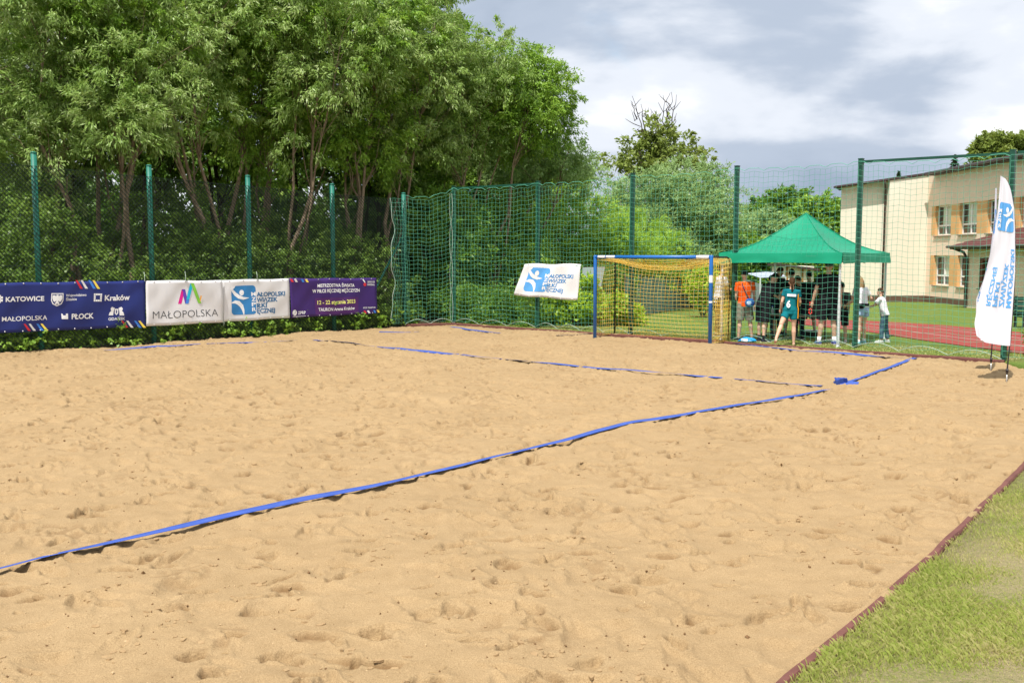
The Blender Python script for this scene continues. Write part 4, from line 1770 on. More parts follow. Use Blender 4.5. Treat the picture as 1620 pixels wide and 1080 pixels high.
# ------------------------------------------------------------------ feather flags
def feather(name, label, base, top, pix_edge, seed, face_n, logo):
    """pole from base to its bent tip; cloth between the pole and a free edge given in the picture at the pole's distance"""
    o = empty(name, base, label, 'flag', 'feather flags at the court corner')
    M_ROD = bpy.data.materials.get('black_rod') or mat('black_rod', (0.02, 0.015, 0.017), 0.4, 0.4)
    M_CL = bpy.data.materials.get('feather_cloth') or mat('feather_cloth', (0.74, 0.74, 0.83), 0.75, 0.2, transl=0.22)
    M_STEEL = bpy.data.materials.get('spike_steel') or mat('spike_steel', (0.5, 0.48, 0.45), 0.4, 0.5, 0.7)
    Y = base.y
    free, polepx = pix_edge
    mb = MB()
    mb.tube([base + Vector((0, 0, -.1)), base + Vector((0, 0, .16))], [.006, .012], 8)
    mb.build('ground_spike', M_STEEL, o, smooth=True)
    mb = MB()
    pp = [at(x, y, Y + dy) for x, y, dy in polepx]
    mb.tube([base + Vector((0, 0, .13))] + [p + Vector((0, .012, 0)) for p in pp], [.014, .013] + [.009] * (len(pp) - 2) + [.005], 8)
    mb.tube([base + Vector((0, 0, .16)), base + Vector((0, 0, .22))], .022, 8)
    mb.build('pole', M_ROD, o, smooth=True)

    def interp(tab, t):
        # tab: (t, x, dy)
        for i in range(len(tab) - 1):
            if t <= tab[i + 1][0]:
                a, b = tab[i], tab[i + 1]
                k = (t - a[0]) / (b[0] - a[0])
                k2 = k
                return [a[j] + (b[j] - a[j]) * k2 for j in range(1, len(a))]
        return list(tab[-1][1:])
    y0, y1 = free['y']

    def surf(x, y, lift=0.0):
        # x 0..1 from pole to free edge, y 0..1 from bottom to top
        xp, dp = interp(free['pole'], 1 - y)
        xf, df = interp(free['edge'], 1 - y)
        yb = free['ybot'](x)
        yt_ = free['ytop'](x)
        py = yb + (yt_ - yb) * y
        px = xp + (xf - xp) * x
        dY = dp + (df - dp) * x + 0.05 * mnoise.noise((x * 2.5 + y * 1.5, y * 3, seed)) * x + .02 * mnoise.noise((x * 6, y * 4, seed + 2))
        p = at(px, py, Y + dY)
        return p - Vector((0, lift, 0))
    mb = MB()
    mb.grid(lambda u, v: surf(u, v), 14, 44)
    mb.build('cloth', M_CL, o, smooth=True)
    if logo:
        a = Art()
        # seen from behind: the printing reads mirrored, lines run along the pole
        for t, x0, x1, yb, yt in logo['cols']:
            vs, fs, wd = text_geo(t, .03)
            a.part = 'printed_word:' + t
            a.add([(x1 - (x1 - x0) * (q / .70), yb + (yt - yb) * (p / wd)) for p, q in vs], fs, ix['sky'])
        lx0, ly0, lx1, ly1 = logo['box']
        ab = Art()
        hz_logo(ab, 0, 0, 1, 1, 'sky', True)
        k = len(a.v)
        a.v += [(lx0 + u * (lx1 - lx0), ly0 + v * (ly1 - ly0), l) for u, v, l in ab.v]
        a.f += [tuple(i + k for i in f) for f in ab.f]; a.m += ab.m; a.t += ['emblem'] * len(ab.f)
        print_on(a, surf, 'printed_logo', INKM, o, lift=.006, maxlen=.05)
    return o


def flags():
    b1 = gnd(1592.5, 602.0); b1.z = sand_z(b1.x, b1.y)
    lin = lambda a, b: (lambda x: a + (b - a) * x)
    free = {'y': (545, 280),
            'pole': [(0, 1591, 0), (.03, 1596, 0), (.08, 1600, 0), (.18, 1604.5, 0), (.32, 1606, 0), (.5, 1607, 0), (.75, 1602.5, 0), (1, 1598, 0)],
            'edge': [(0, 1583, 0), (.2, 1579, .0), (.4, 1571.5, .05), (.55, 1563, .10), (.7, 1552, .14), (.8, 1546, .15), (.88, 1547, .12), (.95, 1550, .10), (1, 1551.5, .10)],
            'ybot': (lambda x: 547 - 7 * x ** 1.5 - (2 if x > .92 else 0)), 'ytop': (lambda x: 283 - 5 * x)}
    cols = [('MAŁOPOLSKI', .06, .20, .225, .575), ('ZWIĄZEK', .265, .405, .225, .49), ('PIŁKI', .465, .595, .225, .37), ('RĘCZNEJ', .655, .78, .225, .455)]
    feather('feather_flag', 'nearer white feather flag with mirrored blue lettering, on its black pole', b1, None,
            (free, [(1594, 585, 0), (1596.5, 560, 0), (1599, 540, 0), (1604, 480, 0), (1607, 410, 0), (1606, 350, 0), (1602.5, 315, 0), (1597, 292, 0), (1590, 283, 0)]),
            1.5, None, {'cols': cols, 'box': (.08, .675, .92, .845)})
    b2 = gnd(1567.3, 587.5); b2.z = sand_z(b2.x, b2.y)
    free = {'y': (545, 297),
            'pole': [(0, 1577, 0), (.3, 1576, 0), (.6, 1573, 0), (1, 1571, 0)],
            'edge': [(0, 1574.5, 0), (.2, 1573, .0), (.45, 1566, .1), (.62, 1556, .2), (.75, 1544.5, .3), (.86, 1544, .3), (.92, 1541.5, .25), (1, 1545, .2)],
            'ybot': (lambda x: 543 - 12 * x ** 2), 'ytop': (lambda x: 297 + 1 * x)}
    cols = [('PIŁKI', .45, .66, .24, .38), ('RĘCZNEJ', .72, .93, .24, .46)]
    feather('feather_flag', 'second white feather flag, half hidden behind the nearer one', b2, None,
            (free, [(1568.6, 565, 0), (1570, 545, 0), (1573, 480, 0), (1576, 400, 0), (1577, 340, 0), (1576.5, 297, 0)]),
            6.5, None, {'cols': cols, 'box': (.1, .70, .9, .86)})


flags()
# ------------------------------------------------------------------ school building
def building():
    D = 58.0
    z0 = gz(20, D) - 0.05
    xA0, xA1, xF = 19.13, 21.73, 23.97
    M_CREAM = mat('cream_render', (0.78, 0.715, 0.60), 0.9, 0.15, var=(0.75, 0.685, 0.57), scale=0.8, bump=0.15, bscale=90)
    M_PEACH = mat('peach_render', (0.79, 0.625, 0.50), 0.9, 0.15, var=(0.755, 0.595, 0.47), scale=0.8, bump=0.15, bscale=90)
    M_ORANGE = mat('orange_render_panel', (0.68, 0.40, 0.18), 0.9, 0.15, var=(0.63, 0.36, 0.16), scale=2)
    M_ROOF = mat('dark_brown_roof_sheet', (0.055, 0.03, 0.028), 0.5, 0.4)
    M_FASC = mat('brown_fascia', (0.045, 0.026, 0.024), 0.5, 0.4)
    M_PLINTH = mat('brown_plinth', (0.14, 0.085, 0.06), 0.9, 0.15)
    M_FRAME = mat('white_window_frame', (0.76, 0.76, 0.76), 0.4, 0.4)
    M_GLASS = mat('window_glass', (0.03, 0.045, 0.045), 0.08, 0.6)
    M_BLIND = mat('pale_blind', (0.58, 0.58, 0.47), 0.8)
    M_SILL = mat('grey_brown_sill', (0.22, 0.17, 0.14), 0.6)
    M_PIPE = mat('brown_drain_pipe', (0.06, 0.035, 0.03), 0.4, 0.4)
    o = empty('school_building', (xF, D, z0), 'two storey cream and peach building with a dark roof beyond the running track', 'building')
    eA = 6.60     # eave height at the corner
    sl = (eA - 5.86) / (xF - 18.8)

    def rz(x): return eA + (x - xF) * sl
    # gable wall: right part flush, left part set back
    mb = MB()
    mb.add([(xA1, D, z0 + .45), (xF, D, z0 + .45), (xF, D, rz(xF) - .04), (xA1, D, rz(xA1) - .04),
            (xA1, D + .55, z0 + .45), (xA1, D + .55, rz(xA1) - .04)], [(0, 1, 2, 3), (4, 0, 3, 5)])
    mb.add([(xA0, D + .55, z0 + .45), (xA1, D + .55, z0 + .45), (xA1, D + .55, rz(xA1) - .04), (xA0, D + .55, rz(xA0) - .04),
            (xA0 + 3.4, D + 9, z0 + .45), (xA0 + 3.4, D + 9, rz(xA0) - .04)], [(0, 1, 2, 3), (4, 0, 3, 5)])
    mb.build('gable_wall', M_CREAM, o)
    # facade with real window openings
    yN, yS = D, 33.0
    wins = []
    cols = [(56.95, 54.9), (53.9, 51.85), (50.75, 48.7), (47.55, 45.5), (44.4, 42.35), (41.2, 39.15), (38.0, 35.95)]
    up = (3.06, 4.72); lo = (0.28, 1.95)
    cutsz = [z0 + .45, lo[0], lo[1], up[0], up[1], rz(xF) - .04]
    ys = [yN]
    for a, b in cols: ys += [a, b]
    ys.append(yS)
    mb = MB(); ops = []
    dep = 0.26

    def panel(m, y1, y2, z1, z2, mi=0, x=xF):
        m.add([(x, y1, z1), (x, y2, z1), (x, y2, z2), (x, y1, z2)], [(0, 1, 2, 3)], mi)
    for j in range(5):
        z1, z2 = cutsz[j], cutsz[j + 1]
        for i in range(len(ys) - 1):
            hole = (i % 2 == 1) and j in (1, 3)
            if hole: continue
            pier = j in (1, 3) and 0 < i < len(ys) - 2 or (j in (1, 3) and i == 0)
            if pier and i > 0:
                op = MB(); panel(op, ys[i], ys[i + 1], z1, z2); ops.append(op)
            elif pier:
                op = MB(); panel(mb, ys[i], ys[i] - .55, z1, z2); panel(op, ys[i] - .55, ys[i + 1], z1, z2); ops.append(op)
            else:
                panel(mb, ys[i], ys[i + 1], z1, z2)
    mb.build('facade_wall', M_PEACH, o)
    for op in ops: op.build('orange_panel', M_ORANGE, o)
    for i, (a, b) in enumerate(cols):
        for (zl, zh) in (up, lo):
            if zl == lo[0] and i >= 2: pass
            # reveal
            w = MB()
            x2 = xF + dep
            w.add([(xF, a, zl), (x2, a, zl), (x2, a, zh), (xF, a, zh)], [(3, 2, 1, 0)])
            w.add([(xF, b, zl), (x2, b, zl), (x2, b, zh), (xF, b, zh)], [(0, 1, 2, 3)])
            w.add([(xF, a, zh), (x2, a, zh), (x2, b, zh), (xF, b, zh)], [(0, 1, 2, 3)])
            w.add([(xF, a, zl), (x2, a, zl), (x2, b, zl), (xF, b, zl)], [(3, 2, 1, 0)])
            wo = w.build('window', M_ORANGE, o)
            f = MB()
            t = .075
            xi, xo = x2 - .07, x2 - .005

            def fb(y1, y2, z1, z2): f.box((xi, min(y1, y2), z1), (xo, max(y1, y2), z2))
            fb(a, a - t, zl, zh); fb(b + t, b, zl, zh); fb(a - t, b + t, zl, zl + t); fb(a - t, b + t, zh - t, zh)
            zb = zl + (zh - zl) * .30
            m_ = (a + b) / 2
            fb(a - t, b + t, zb, zb + .09)
            fb(m_ + .05, m_ - .05, zl + t, zb); fb(m_ + .055, m_ - .055, zb + .09, zh - t)
            f.build('frame', M_FRAME, wo)
            g = MB()
            g.add([(x2 - .03, a - .03, zl + .03), (x2 - .03, b + .03, zl + .03), (x2 - .03, b + .03, zh - .03), (x2 - .03, a - .03, zh - .03)], [(0, 1, 2, 3)])
            g.build('pane', M_GLASS, wo)
            # blinds drawn on the right hand casement, partly on the left one
            g = MB()
            rg = random.Random(i * 7 + int(zl * 10))
            xb = x2 - .034
            g.add([(xb, m_ - .06, zb + .09), (xb, b + .08, zb + .09), (xb, b + .08, zh - .08), (xb, m_ - .06, zh - .08)], [(0, 1, 2, 3)])
            if rg.random() < .8:
                yy = m_ + (a - m_) * rg.uniform(.3, .8)
                g.add([(xb, yy, zb + .09), (xb, m_ + .06, zb + .09), (xb, m_ + .06, zh - .08), (xb, yy, zh - .08)], [(0, 1, 2, 3)])
            g.build('blind', M_BLIND, wo)
            s = MB(); s.box((xF - .09, b - .06, zl - .06), (xF + .02, a + .06, zl - .012))
            s.build('sill', M_SILL, wo)
    mb = MB()
    mb.add([(xF - .03, yN + .0, z0 - .3), (xF - .03, yS, z0 - .3), (xF - .03, yS, z0 + .45), (xF - .03, yN, z0 + .45), (xF + .1, yN, z0 + .45), (xF + .1, yS, z0 + .45)], [(0, 1, 2, 3), (3, 2, 5, 4)])
    mb.add([(xA0 - .0, D + .53, z0 - .3), (xA1, D + .53, z0 - .3), (xA1, D + .53, z0 + .45), (xA0, D + .53, z0 + .45)], [(0, 1, 2, 3)])
    mb.add([(xA1 - .02, D - .02, z0 - .3), (xF - .03, D - .02, z0 - .3), (xF - .03, D - .02, z0 + .45), (xA1 - .02, D - .02, z0 + .45)], [(0, 1, 2, 3)])
    mb.build('plinth', M_PLINTH, o)
    # roof: one low slope, overhanging the set-back part and the facade
    mb = MB()

    def slab(x0, x1, y0_, y1_, th=.10, back=0.0):
        a = [(x0, y0_, rz(x0)), (x1, y0_, rz(x1)), (x1, y1_, rz(x1)), (x0 + back, y1_, rz(x0 + back))]
        mb.add([(p[0], p[1], p[2]) for p in a] + [(p[0], p[1], p[2] + th) for p in a],
               [(3, 2, 1, 0), (4, 5, 6, 7), (0, 1, 5, 4), (1, 2, 6, 5), (2, 3, 7, 6), (3, 0, 4, 7)])
    slab(18.55, xF - .02, D - .04, D + 12, back=4.2)
    slab(xF - .5, xF - .02, 32.5, D - .8)
    slab(xF - .02, 38, 32.5, D + 12)
    mb.build('roof', M_ROOF, o)
    mb = MB()
    mb.tube([(18.5, D - .03, rz(18.5) + .03), (xF - .05, D - .03, rz(xF) - .02)], .05, 8)
    mb.tube([(xF - .56, D - .8, rz(xF) - .06), (xF - .56, 32.5, rz(xF) - .06)], .085, 8)
    mb.build('gutter', M_FASC, o, smooth=True)
    # the shallow soffit box under the facade eave
    mb = MB()
    mb.box((xF - .46, 32.6, rz(xF) - .17), (xF - .002, D - .85, rz(xF) - .075))
    mb.build('soffit', M_FASC, o)
    mb = MB()
    mb.tube([(xA1 - .35, D - .2, rz(xA1) - .12), (xA1 - .12, D + .3, rz(xA1) - .5), (xA1 - .09, D + .4, rz(xA1) - .8), (xA1 - .09, D + .42, z0)], .055, 8)
    mb.build('drain_pipe', M_PIPE, o, smooth=True)
    # entrance porch built out from the facade
    px0, ya, yb = 22.0, 48.4, 36.0
    p = MB()
    zt = 2.32
    # side towards the court, with a dark opening
    wy0, wy1, wz0, wz1 = 47.1, 44.4, .42, 1.85
    for (y1, y2, z1, z2) in ((ya, wy0, z0, zt), (wy1, yb, z0, zt), (wy0, wy1, z0, wz0), (wy0, wy1, wz1, zt)):
        p.add([(px0, y1, z1), (px0, y2, z1), (px0, y2, z2), (px0, y1, z2)], [(0, 1, 2, 3)])
    p.add([(px0, ya, z0), (xF, ya, z0), (xF, ya, zt), (px0, ya, zt)], [(3, 2, 1, 0)])
    p.add([(px0, yb, z0), (xF, yb, z0), (xF, yb, zt), (px0, yb, zt)], [(0, 1, 2, 3)])
    po = p.build('porch', M_PEACH, o)
    w = MB()
    w.box((px0 + .02, wy1, wz0), (px0 + .2, wy1 + .22, wz1)); w.box((px0 + .02, wy0 - .22, wz0), (px0 + .2, wy0, wz1)); w.box((px0 + .03, wy1 + .22, wz1 - .14), (px0 + .19, wy0 - .22, wz1 - .002))
    w.build('door_frame', mat('red_brown_wood', (0.16, 0.06, 0.035), 0.6), po)
    w = MB()
    w.add([(px0 + .15, wy0, wz0), (px0 + .15, wy1, wz0), (px0 + .15, wy1, wz1), (px0 + .15, wy0, wz1)], [(0, 1, 2, 3)])
    w.build('dark_pane', M_GLASS, po)
    w = MB(); w.box((px0 - .08, wy1 - .08, wz0 - .07), (px0 + .0, wy0 + .08, wz0 - .01)); w.build('sill', M_SILL, po)
    r_ = MB()
    M_TILE = mat('red_brown_tiles', (0.13, 0.042, 0.036), 0.6, 0.35, var=(0.10, 0.032, 0.03), scale=4)
    # hipped lean-to roof with rows of tiles
    xe, ze, zr = px0 - .65, 2.40, 3.28
    yE = ya + .75
    rows = 9
    for k in range(rows):
        t0, t1 = k / rows, (k + 1) / rows
        xa, xb = xe + (xF - xe) * t0, xe + (xF - xe) * t1
        za, zb_ = ze + (zr - ze) * t0, ze + (zr - ze) * t1
        y0_, y1_ = yE - 1.9 * t0, yE - 1.9 * t1
        r_.add([(xa, y0_, za), (xa, yb, za), (xb, yb, zb_ - .02), (xb, y1_, zb_ - .02)], [(0, 1, 2, 3)])
        r_.add([(xa, y0_, za), (xa, yb, za), (xa, yb, za - .04), (xa, y0_, za - .04)], [(3, 2, 1, 0)])
        r_.add([(xa, y0_, za), (xb, y1_, zb_ - .02), (xF, y1_, zb_ - .02), (xF, y0_, za)], [(0, 1, 2, 3)])
    r_.build('porch_roof', M_TILE, o)
    g = MB()
    g.tube([(xe - .05, yE, ze - .04), (xe - .05, yb, ze - .04)], .06, 8)
    g.box((xe + .05, yb, ze - .16), (px0, yE - .1, ze - .09))
    g.tube([(xe, ya + .25, ze - .08), (px0 - .15, ya + .1, ze - .3), (px0 - .09, ya - .12, ze - .6), (px0 - .09, ya - .12, z0)], .07, 8)
    g.build('porch_gutter', M_PIPE, o)
    return o


building()


# ------------------------------------------------------------------ green canopy tent
TENT_C = gnd(1325.6, 551.0); TENT_C.z = gz(TENT_C.x, TENT_C.y)
TC, TS = 0.77, 0.638
T_L = Vector((-TC, TS, 0)); T_R = Vector((TS, TC, 0))
TSZ = 2.72


def tent():
    M_GRN = mat('green_tent_fabric', (0.004, 0.31, 0.175), 0.5, 0.35, var=(0.004, 0.28, 0.155), scale=2, transl=0.18)
    M_GRD = mat('white_tent_frame', (0.62, 0.64, 0.66), 0.4, 0.5)
    a = TENT_C
    mid = a + T_L * TSZ / 2 + T_R * TSZ / 2
    o = empty('canopy_tent', (mid.x, mid.y, a.z), 'green pop up canopy tent with people gathered under it', 'tent')
    ov = 0.06
    zb, zv, zp = 1.745, 1.985, 2.90
    cs = [a - T_L * ov - T_R * ov, a + T_L * (TSZ + ov) - T_R * ov, a + T_L * (TSZ + ov) + T_R * (TSZ + ov), a - T_L * ov + T_R * (TSZ + ov)]
    pk = Vector((mid.x, mid.y, zp))
    mb = MB()
    for i in range(4):
        p, q = cs[i], cs[(i + 1) % 4]

        def fn(u, v, p=p, q=q, i=i):
            e = p.lerp(q, u); e = Vector((e.x, e.y, zv - .035 * math.sin(math.pi * u)))
            r_ = e.lerp(pk, v)
            # tensioned fabric: concave between ridge and edge
            sag = -0.26 * math.sin(math.pi * v) * (0.72 + .28 * math.sin(math.pi * u)) * (1 - v * .35)
            # wrinkles radiating from the corners
            wr = (.014 * mnoise.noise((u * 9, v * 3, i)) + .007 * mnoise.noise((u * 21, v * 5, i + 3))) * (1 - v)
            r_.z += sag + wr
            return r_
        mb.grid(fn, 40, 30)
    mb.build('roof', M_GRN, o, smooth=True)
    mb = MB()
    for i in range(4):
        p, q = cs[i], cs[(i + 1) % 4]
        out = Vector(((q - p).y, -(q - p).x, 0)).normalized()
        if out.dot(p - mid) < 0: out = -out

        def fv(u, v, p=p, q=q, out=out, i=i):
            e = p.lerp(q, u)
            zt_ = zv - .035 * math.sin(math.pi * u) - .003
            z = zb + .02 * math.sin(u * math.pi) + (zt_ - zb) * v
            return e + out * (0.004 + (.02 + .025 * mnoise.noise((u * 5, v * 1.5, i))) * (1 - v)) + Vector((0, 0, z))
        mb.grid(fv, 28, 5)
    mb.build('valance', M_GRN, o, smooth=True)
    mb = MB()
    for c in cs:
        pts = []
        for k in range(13):
            v = k / 12
            r_ = Vector((c.x, c.y, zv)).lerp(pk, v)
            r_.z += -0.26 * math.sin(math.pi * v) * .72 * (1 - v * .35) + .008
            pts.append(r_)
        mb.tube(pts, .013, 5)
    mb.build('ridge_seam', M_GRN, o)
    legs = [a, a + T_L * TSZ, a + T_L * TSZ + T_R * TSZ, a + T_R * TSZ]
    for l in legs:
        b = Vector((l.x, l.y, gz(l.x, l.y)))
        mb = MB()
        mb.bar(b, Vector((l.x, l.y, 1.9)), .036)
        mb.bar(b, b + Vector((0, 0, .9)), .029 + .02, mi=0)
        mb.box((b.x - .05, b.y - .05, b.z - .01), (b.x + .05, b.y + .05, b.z + .012))
        mb.build('leg', M_GRD, o)
    mb = MB()
    for i in range(4):
        p, q = legs[i], legs[(i + 1) % 4]
        n = 4
        for k in range(n):
            u0, u1 = p.lerp(q, k / n), p.lerp(q, (k + 1) / n)
            mb.bar(Vector((u0.x, u0.y, 1.92)), Vector((u1.x, u1.y, 1.79)), .016, .026)
            mb.bar(Vector((u0.x, u0.y, 1.79)), Vector((u1.x, u1.y, 1.92)), .016, .026)
    for l in legs:
        mb.bar(Vector((l.x, l.y, 1.88)), Vector((mid.x, mid.y, 2.3)), .02)
    mb.tube([Vector((mid.x, mid.y, 1.75)), pk - Vector((0, 0, .02))], .02, 8)
    mb.build('folding_frame', M_GRD, o)
    return o


tent()


# ------------------------------------------------------------------ things under and around the tent
def furniture():
    # trestle table along the left part of the tent
    Yt = 22.6
    A = at(1213, 497.5, 22.95); B = at(1312, 500.5, 21.95)
    d = (B - A); d.z = 0; L = d.length; d.normalize(); nrm = Vector((-d.y, d.x, 0))
    zt = (A.z + B.z) / 2
    A.z = B.z = zt
    zg = gz(A.x, A.y)
    M_TOP = mat('grey_brown_table_top', (0.22, 0.18, 0.15), 0.6)
    M_DK = mat('dark_steel', (0.03, 0.032, 0.035), 0.5, 0.4)
    o = empty('folding_table', ((A.x + B.x) / 2, (A.y + B.y) / 2, zg), 'grey brown folding table under the green tent', 'table')
    mb = MB()
    mb.add([A, B, B + nrm * .7, A + nrm * .7] + [p - Vector((0, 0, .035)) for p in (A, B, B + nrm * .7, A + nrm * .7)],
           [(0, 1, 2, 3), (7, 6, 5, 4), (0, 4, 5, 1), (1, 5, 6, 2), (2, 6, 7, 3), (3, 7, 4, 0)])
    mb.build('table_top', M_TOP, o)
    for u, v in ((.08, .06), (.92, .06), (.08, .64), (.92, .64)):
        p = A + d * (L * u) + nrm * v
        mb = MB(); mb.tube([Vector((p.x, p.y, zg)), p - Vector((0, 0, .036))], .016, 6)
        mb.build('leg', M_DK, o)
    # scoreboard standing on the table
    c = at(1291, 497.6, 22.35)
    c.z = zt
    so = empty('score_board', c, 'black electronic scoreboard with red digits on the table', 'scoreboard')
    fx = d; fz = Vector((0, 0, 1)); fn_ = -nrm
    w, h, t = .42, .36, .09
    M = Matrix((fx, nrm, fz)).transposed()
    mb = MB()
    k = len(mb.v)
    vs = [c + fx * x + nrm * y + fz * z for x, y, z in ((-w / 2, 0, 0), (w / 2, 0, 0), (w / 2, t, 0), (-w / 2, t, 0), (-w / 2, 0, h), (w / 2, 0, h), (w / 2, t, h), (-w / 2, t, h))]
    mb.add(vs, [(0, 3, 2, 1), (4, 5, 6, 7), (0, 1, 5, 4), (1, 2, 6, 5), (2, 3, 7, 6), (3, 0, 4, 7)])
    mb.build('housing', mat('black_scoreboard_housing', (0.012, 0.014, 0.018), 0.35, 0.4), so)
    em = mat('red_digit', (0.5, 0.02, 0.02), 0.4)
    bs = em.node_tree.nodes['Principled BSDF']
    bs.inputs['Emission Color'].default_value = (1.0, 0.09, 0.06, 1); bs.inputs['Emission Strength'].default_value = 0.9
    seg = {'0': 'abcdef', '1': 'bc', '2': 'abged', '5': 'afgcd'}

    def digit(m, ch, x, z, hh, ww, bw):
        P = {'a': (0, 1, 1, 1), 'g': (0, .5, 1, .5), 'd': (0, 0, 1, 0), 'f': (0, .5, 0, 1), 'b': (1, .5, 1, 1), 'e': (0, 0, 0, .5), 'c': (1, 0, 1, .5)}
        for s_ in seg[ch]:
            x0, y0, x1, y1 = P[s_]
            p = c + fx * (x + x0 * ww) + fz * (z + y0 * hh) + fn_ * .004
            q = c + fx * (x + x1 * ww) + fz * (z + y1 * hh) + fn_ * .004
            g = (q - p).normalized() * bw * .6
            m.bar(p + g, q - g, bw, .004, up=fn_)
    for i, (ch, x) in enumerate((('1', -.20), ('0', -.125), ('0', .065), ('2', .14))):
        m = MB(); digit(m, ch, x, .215, .10, .05, .014); m.build('digit', em, so)
    m = MB(); digit(m, '0', -.165, .04, .115, .06, .019); m.build('digit', em, so)
    # small bottle and cup
    p = at(1222, 489, 22.75); p.z = zt
    bo = empty('water_bottle', p, 'small clear blue bottle at the end of the table', 'bottle')
    mb = MB(); mb.tube([p, p + Vector((0, 0, .12)), p + Vector((0, 0, .16)), p + Vector((0, 0, .19))], [.032, .032, .014, .014], 10)
    mb.build('bottle_body', mat('pale_blue_plastic', (0.35, 0.45, 0.55), 0.15, 0.5), bo, smooth=True)
    mb = MB(); mb.tube([p + Vector((0, 0, .19)), p + Vector((0, 0, .21))], .017, 8); mb.build('cap', M_INK['lblue'], bo)
    # aluminium case on the grass below the scoreboard
    p = gnd(1284, 531.5, .05); p.z = gz(p.x, p.y)
    co = empty('equipment_case', p, 'low grey metal case on the grass beneath the scoreboard table', 'case')
    Mx = Matrix.Translation(p) @ Matrix.Rotation(math.atan2(d.y, d.x), 4, 'Z')
    mb = MB(); mb.box((-.17, -.1, 0.02), (.17, .1, .12), M=Mx); mb.build('case_body', mat('black_case', (0.03, 0.03, 0.03), 0.5), co)
    mb = MB(); mb.box((-.175, -.105, .12), (.175, .105, .165), M=Mx); mb.build('lid', mat('brushed_aluminium', (0.5, 0.5, 0.52), 0.35, 0.5, 0.8), co)
    mb = MB(); mb.box((-.05, -.12, .085), (.05, -.102, .10), M=Mx); mb.build('handle', M_DK, co)
    # bright blue bag slumped on the grass
    p = gnd(1182, 540.0, .05); p.z = gz(p.x, p.y)
    bo = empty('bag', p, 'bright blue plastic bag lying on the grass by the goal', 'bag')
    mb = MB()
    rings = []
    for i in range(9):
        t = i / 8
        x = -.22 + .44 * t
        prof = (0.04 + .95 * math.sin(math.pi * min(1, t * .9 + .06)) ** .8)
        rg_ = []
        for j in range(14):
            a = 2 * math.pi * j / 14
            n = 1 + .30 * mnoise.noise((x * 5, math.cos(a) * 2, math.sin(a) * 2))
            rg_.append(p + d * x + nrm * (math.cos(a) * .12 * prof * n) + Vector((0, 0, max(0.004, .04 * prof + math.sin(a) * .06 * prof * n + (.04 * t)))))
        rings.append(rg_)
    mb.loft(rings)
    bg = mb.build('bag_body', mat('bright_blue_plastic', (0.015, 0.30, 0.68), 0.35, 0.5), bo)
    mb = MB()
    mb.grid(lambda u, v: p - d * (.08 - .16 * u) - nrm * .122 + Vector((0, 0, .03 + .06 * v)), 3, 2)
    mb.build('white_print', M_INK['white'], bg)
    # far white canopy roof on poles, beyond the tent
    Y = 41.0
    o = empty('white_canopy', (at(1210, 480, Y).x, Y, gz(10, Y)), 'white canopy roof with grey walls seen through the tent', 'tent')
    l, rr, pk = at(1181, 432.5, Y), at(1243, 437.5, Y), at(1212, 430, Y + 1.2)
    fr = at(1203, 439.5, Y - 1.0)
    mb = MB()
    b2 = at(1236, 432, Y + 2.2)
    mb.add([l, fr, pk, rr, b2], [(0, 1, 2), (1, 3, 2), (3, 4, 2), (4, 0, 2)])
    mb.build('roof', mat('white_canopy_cloth', (0.42, 0.47, 0.56), 0.7, transl=.2), o, thick=.01)
    mb = MB()
    zg = gz(10, Y)
    dn = lambda q: Vector((q.x, q.y, zg))
    up_ = lambda q: Vector((q.x, q.y, q.z - .25))
    mb.add([dn(l), dn(fr), up_(fr), up_(l)], [(0, 1, 2, 3)])
    mb.add([dn(fr), dn(rr), up_(rr), up_(fr)], [(0, 1, 2, 3)])
    mb.build('side_wall', mat('grey_canopy_wall', (0.22, 0.25, 0.26), 0.8), o, thick=.01)
    for q in (l, fr, rr, b2):
        mb = MB(); mb.tube([dn(q), q], .03, 6)
        mb.build('pole', bpy.data.materials['white_tent_frame'], o)
    # small cream outbuilding with brown trim far behind
    Y = 52.0
    a, b = at(1243.5, 480, Y), at(1268, 480, Y)
    zg = gz(15, Y)
    h = at(1250, 421, Y).z
    o = empty('outbuilding', (a.x, Y, zg), 'small cream outbuilding with brown trim behind the tent', 'building')
    mb = MB(); mb.box((a.x, Y, zg), (b.x + .6, Y + 3, h))
    mb.build('wall', bpy.data.materials['cream_render'], o)
    mb = MB()
    mb.box((a.x - .08, Y - .06, zg), (a.x + .05, Y - .002, h)); mb.box((b.x - .07, Y - .06, zg), (b.x + .05, Y - .002, h))
    mb.build('corner_trim', mat('ochre_trim', (0.30, 0.16, 0.05), 0.8), o)
    mb = MB()
    mb.add([(a.x - .2, Y - .3, h), (b.x + .8, Y - .3, h - .25), (b.x + .8, Y + 3.2, h - .25), (a.x - .2, Y + 3.2, h), (a.x - .2, Y - .3, h + .12), (b.x + .8, Y - .3, h - .13), (b.x + .8, Y + 3.2, h - .13), (a.x - .2, Y + 3.2, h + .12)],
           [(3, 2, 1, 0), (4, 5, 6, 7), (0, 1, 5, 4), (1, 2, 6, 5), (2, 3, 7, 6), (3, 0, 4, 7)])
    mb.build('roof', bpy.data.materials['dark_brown_roof_sheet'], o)
    # grey sheet board leaning by the trees, left of the goal
    Y = 29.5
    c = [at(921.5, 423, Y), at(941, 421, Y), at(957, 422, Y), at(951, 454, Y), at(921, 455, Y)]
    o = empty('grey_board', (c[4] + c[3]) / 2, 'pale grey sheet board standing behind the netting left of the goal', 'board')
    mb = MB(); mb.add([c[0], c[2], c[3], c[4]], [(0, 1, 2, 3)])
    mb.build('panel', mat('pale_grey_sheet', (0.33, 0.38, 0.38), 0.7), o, thick=.03)
    mb = MB()
    for q in (c[4], c[3]): mb.tube([Vector((q.x, q.y + .04, gz(q.x, q.y) - .05)), q + Vector((0, .04, .3))], .025, 6)
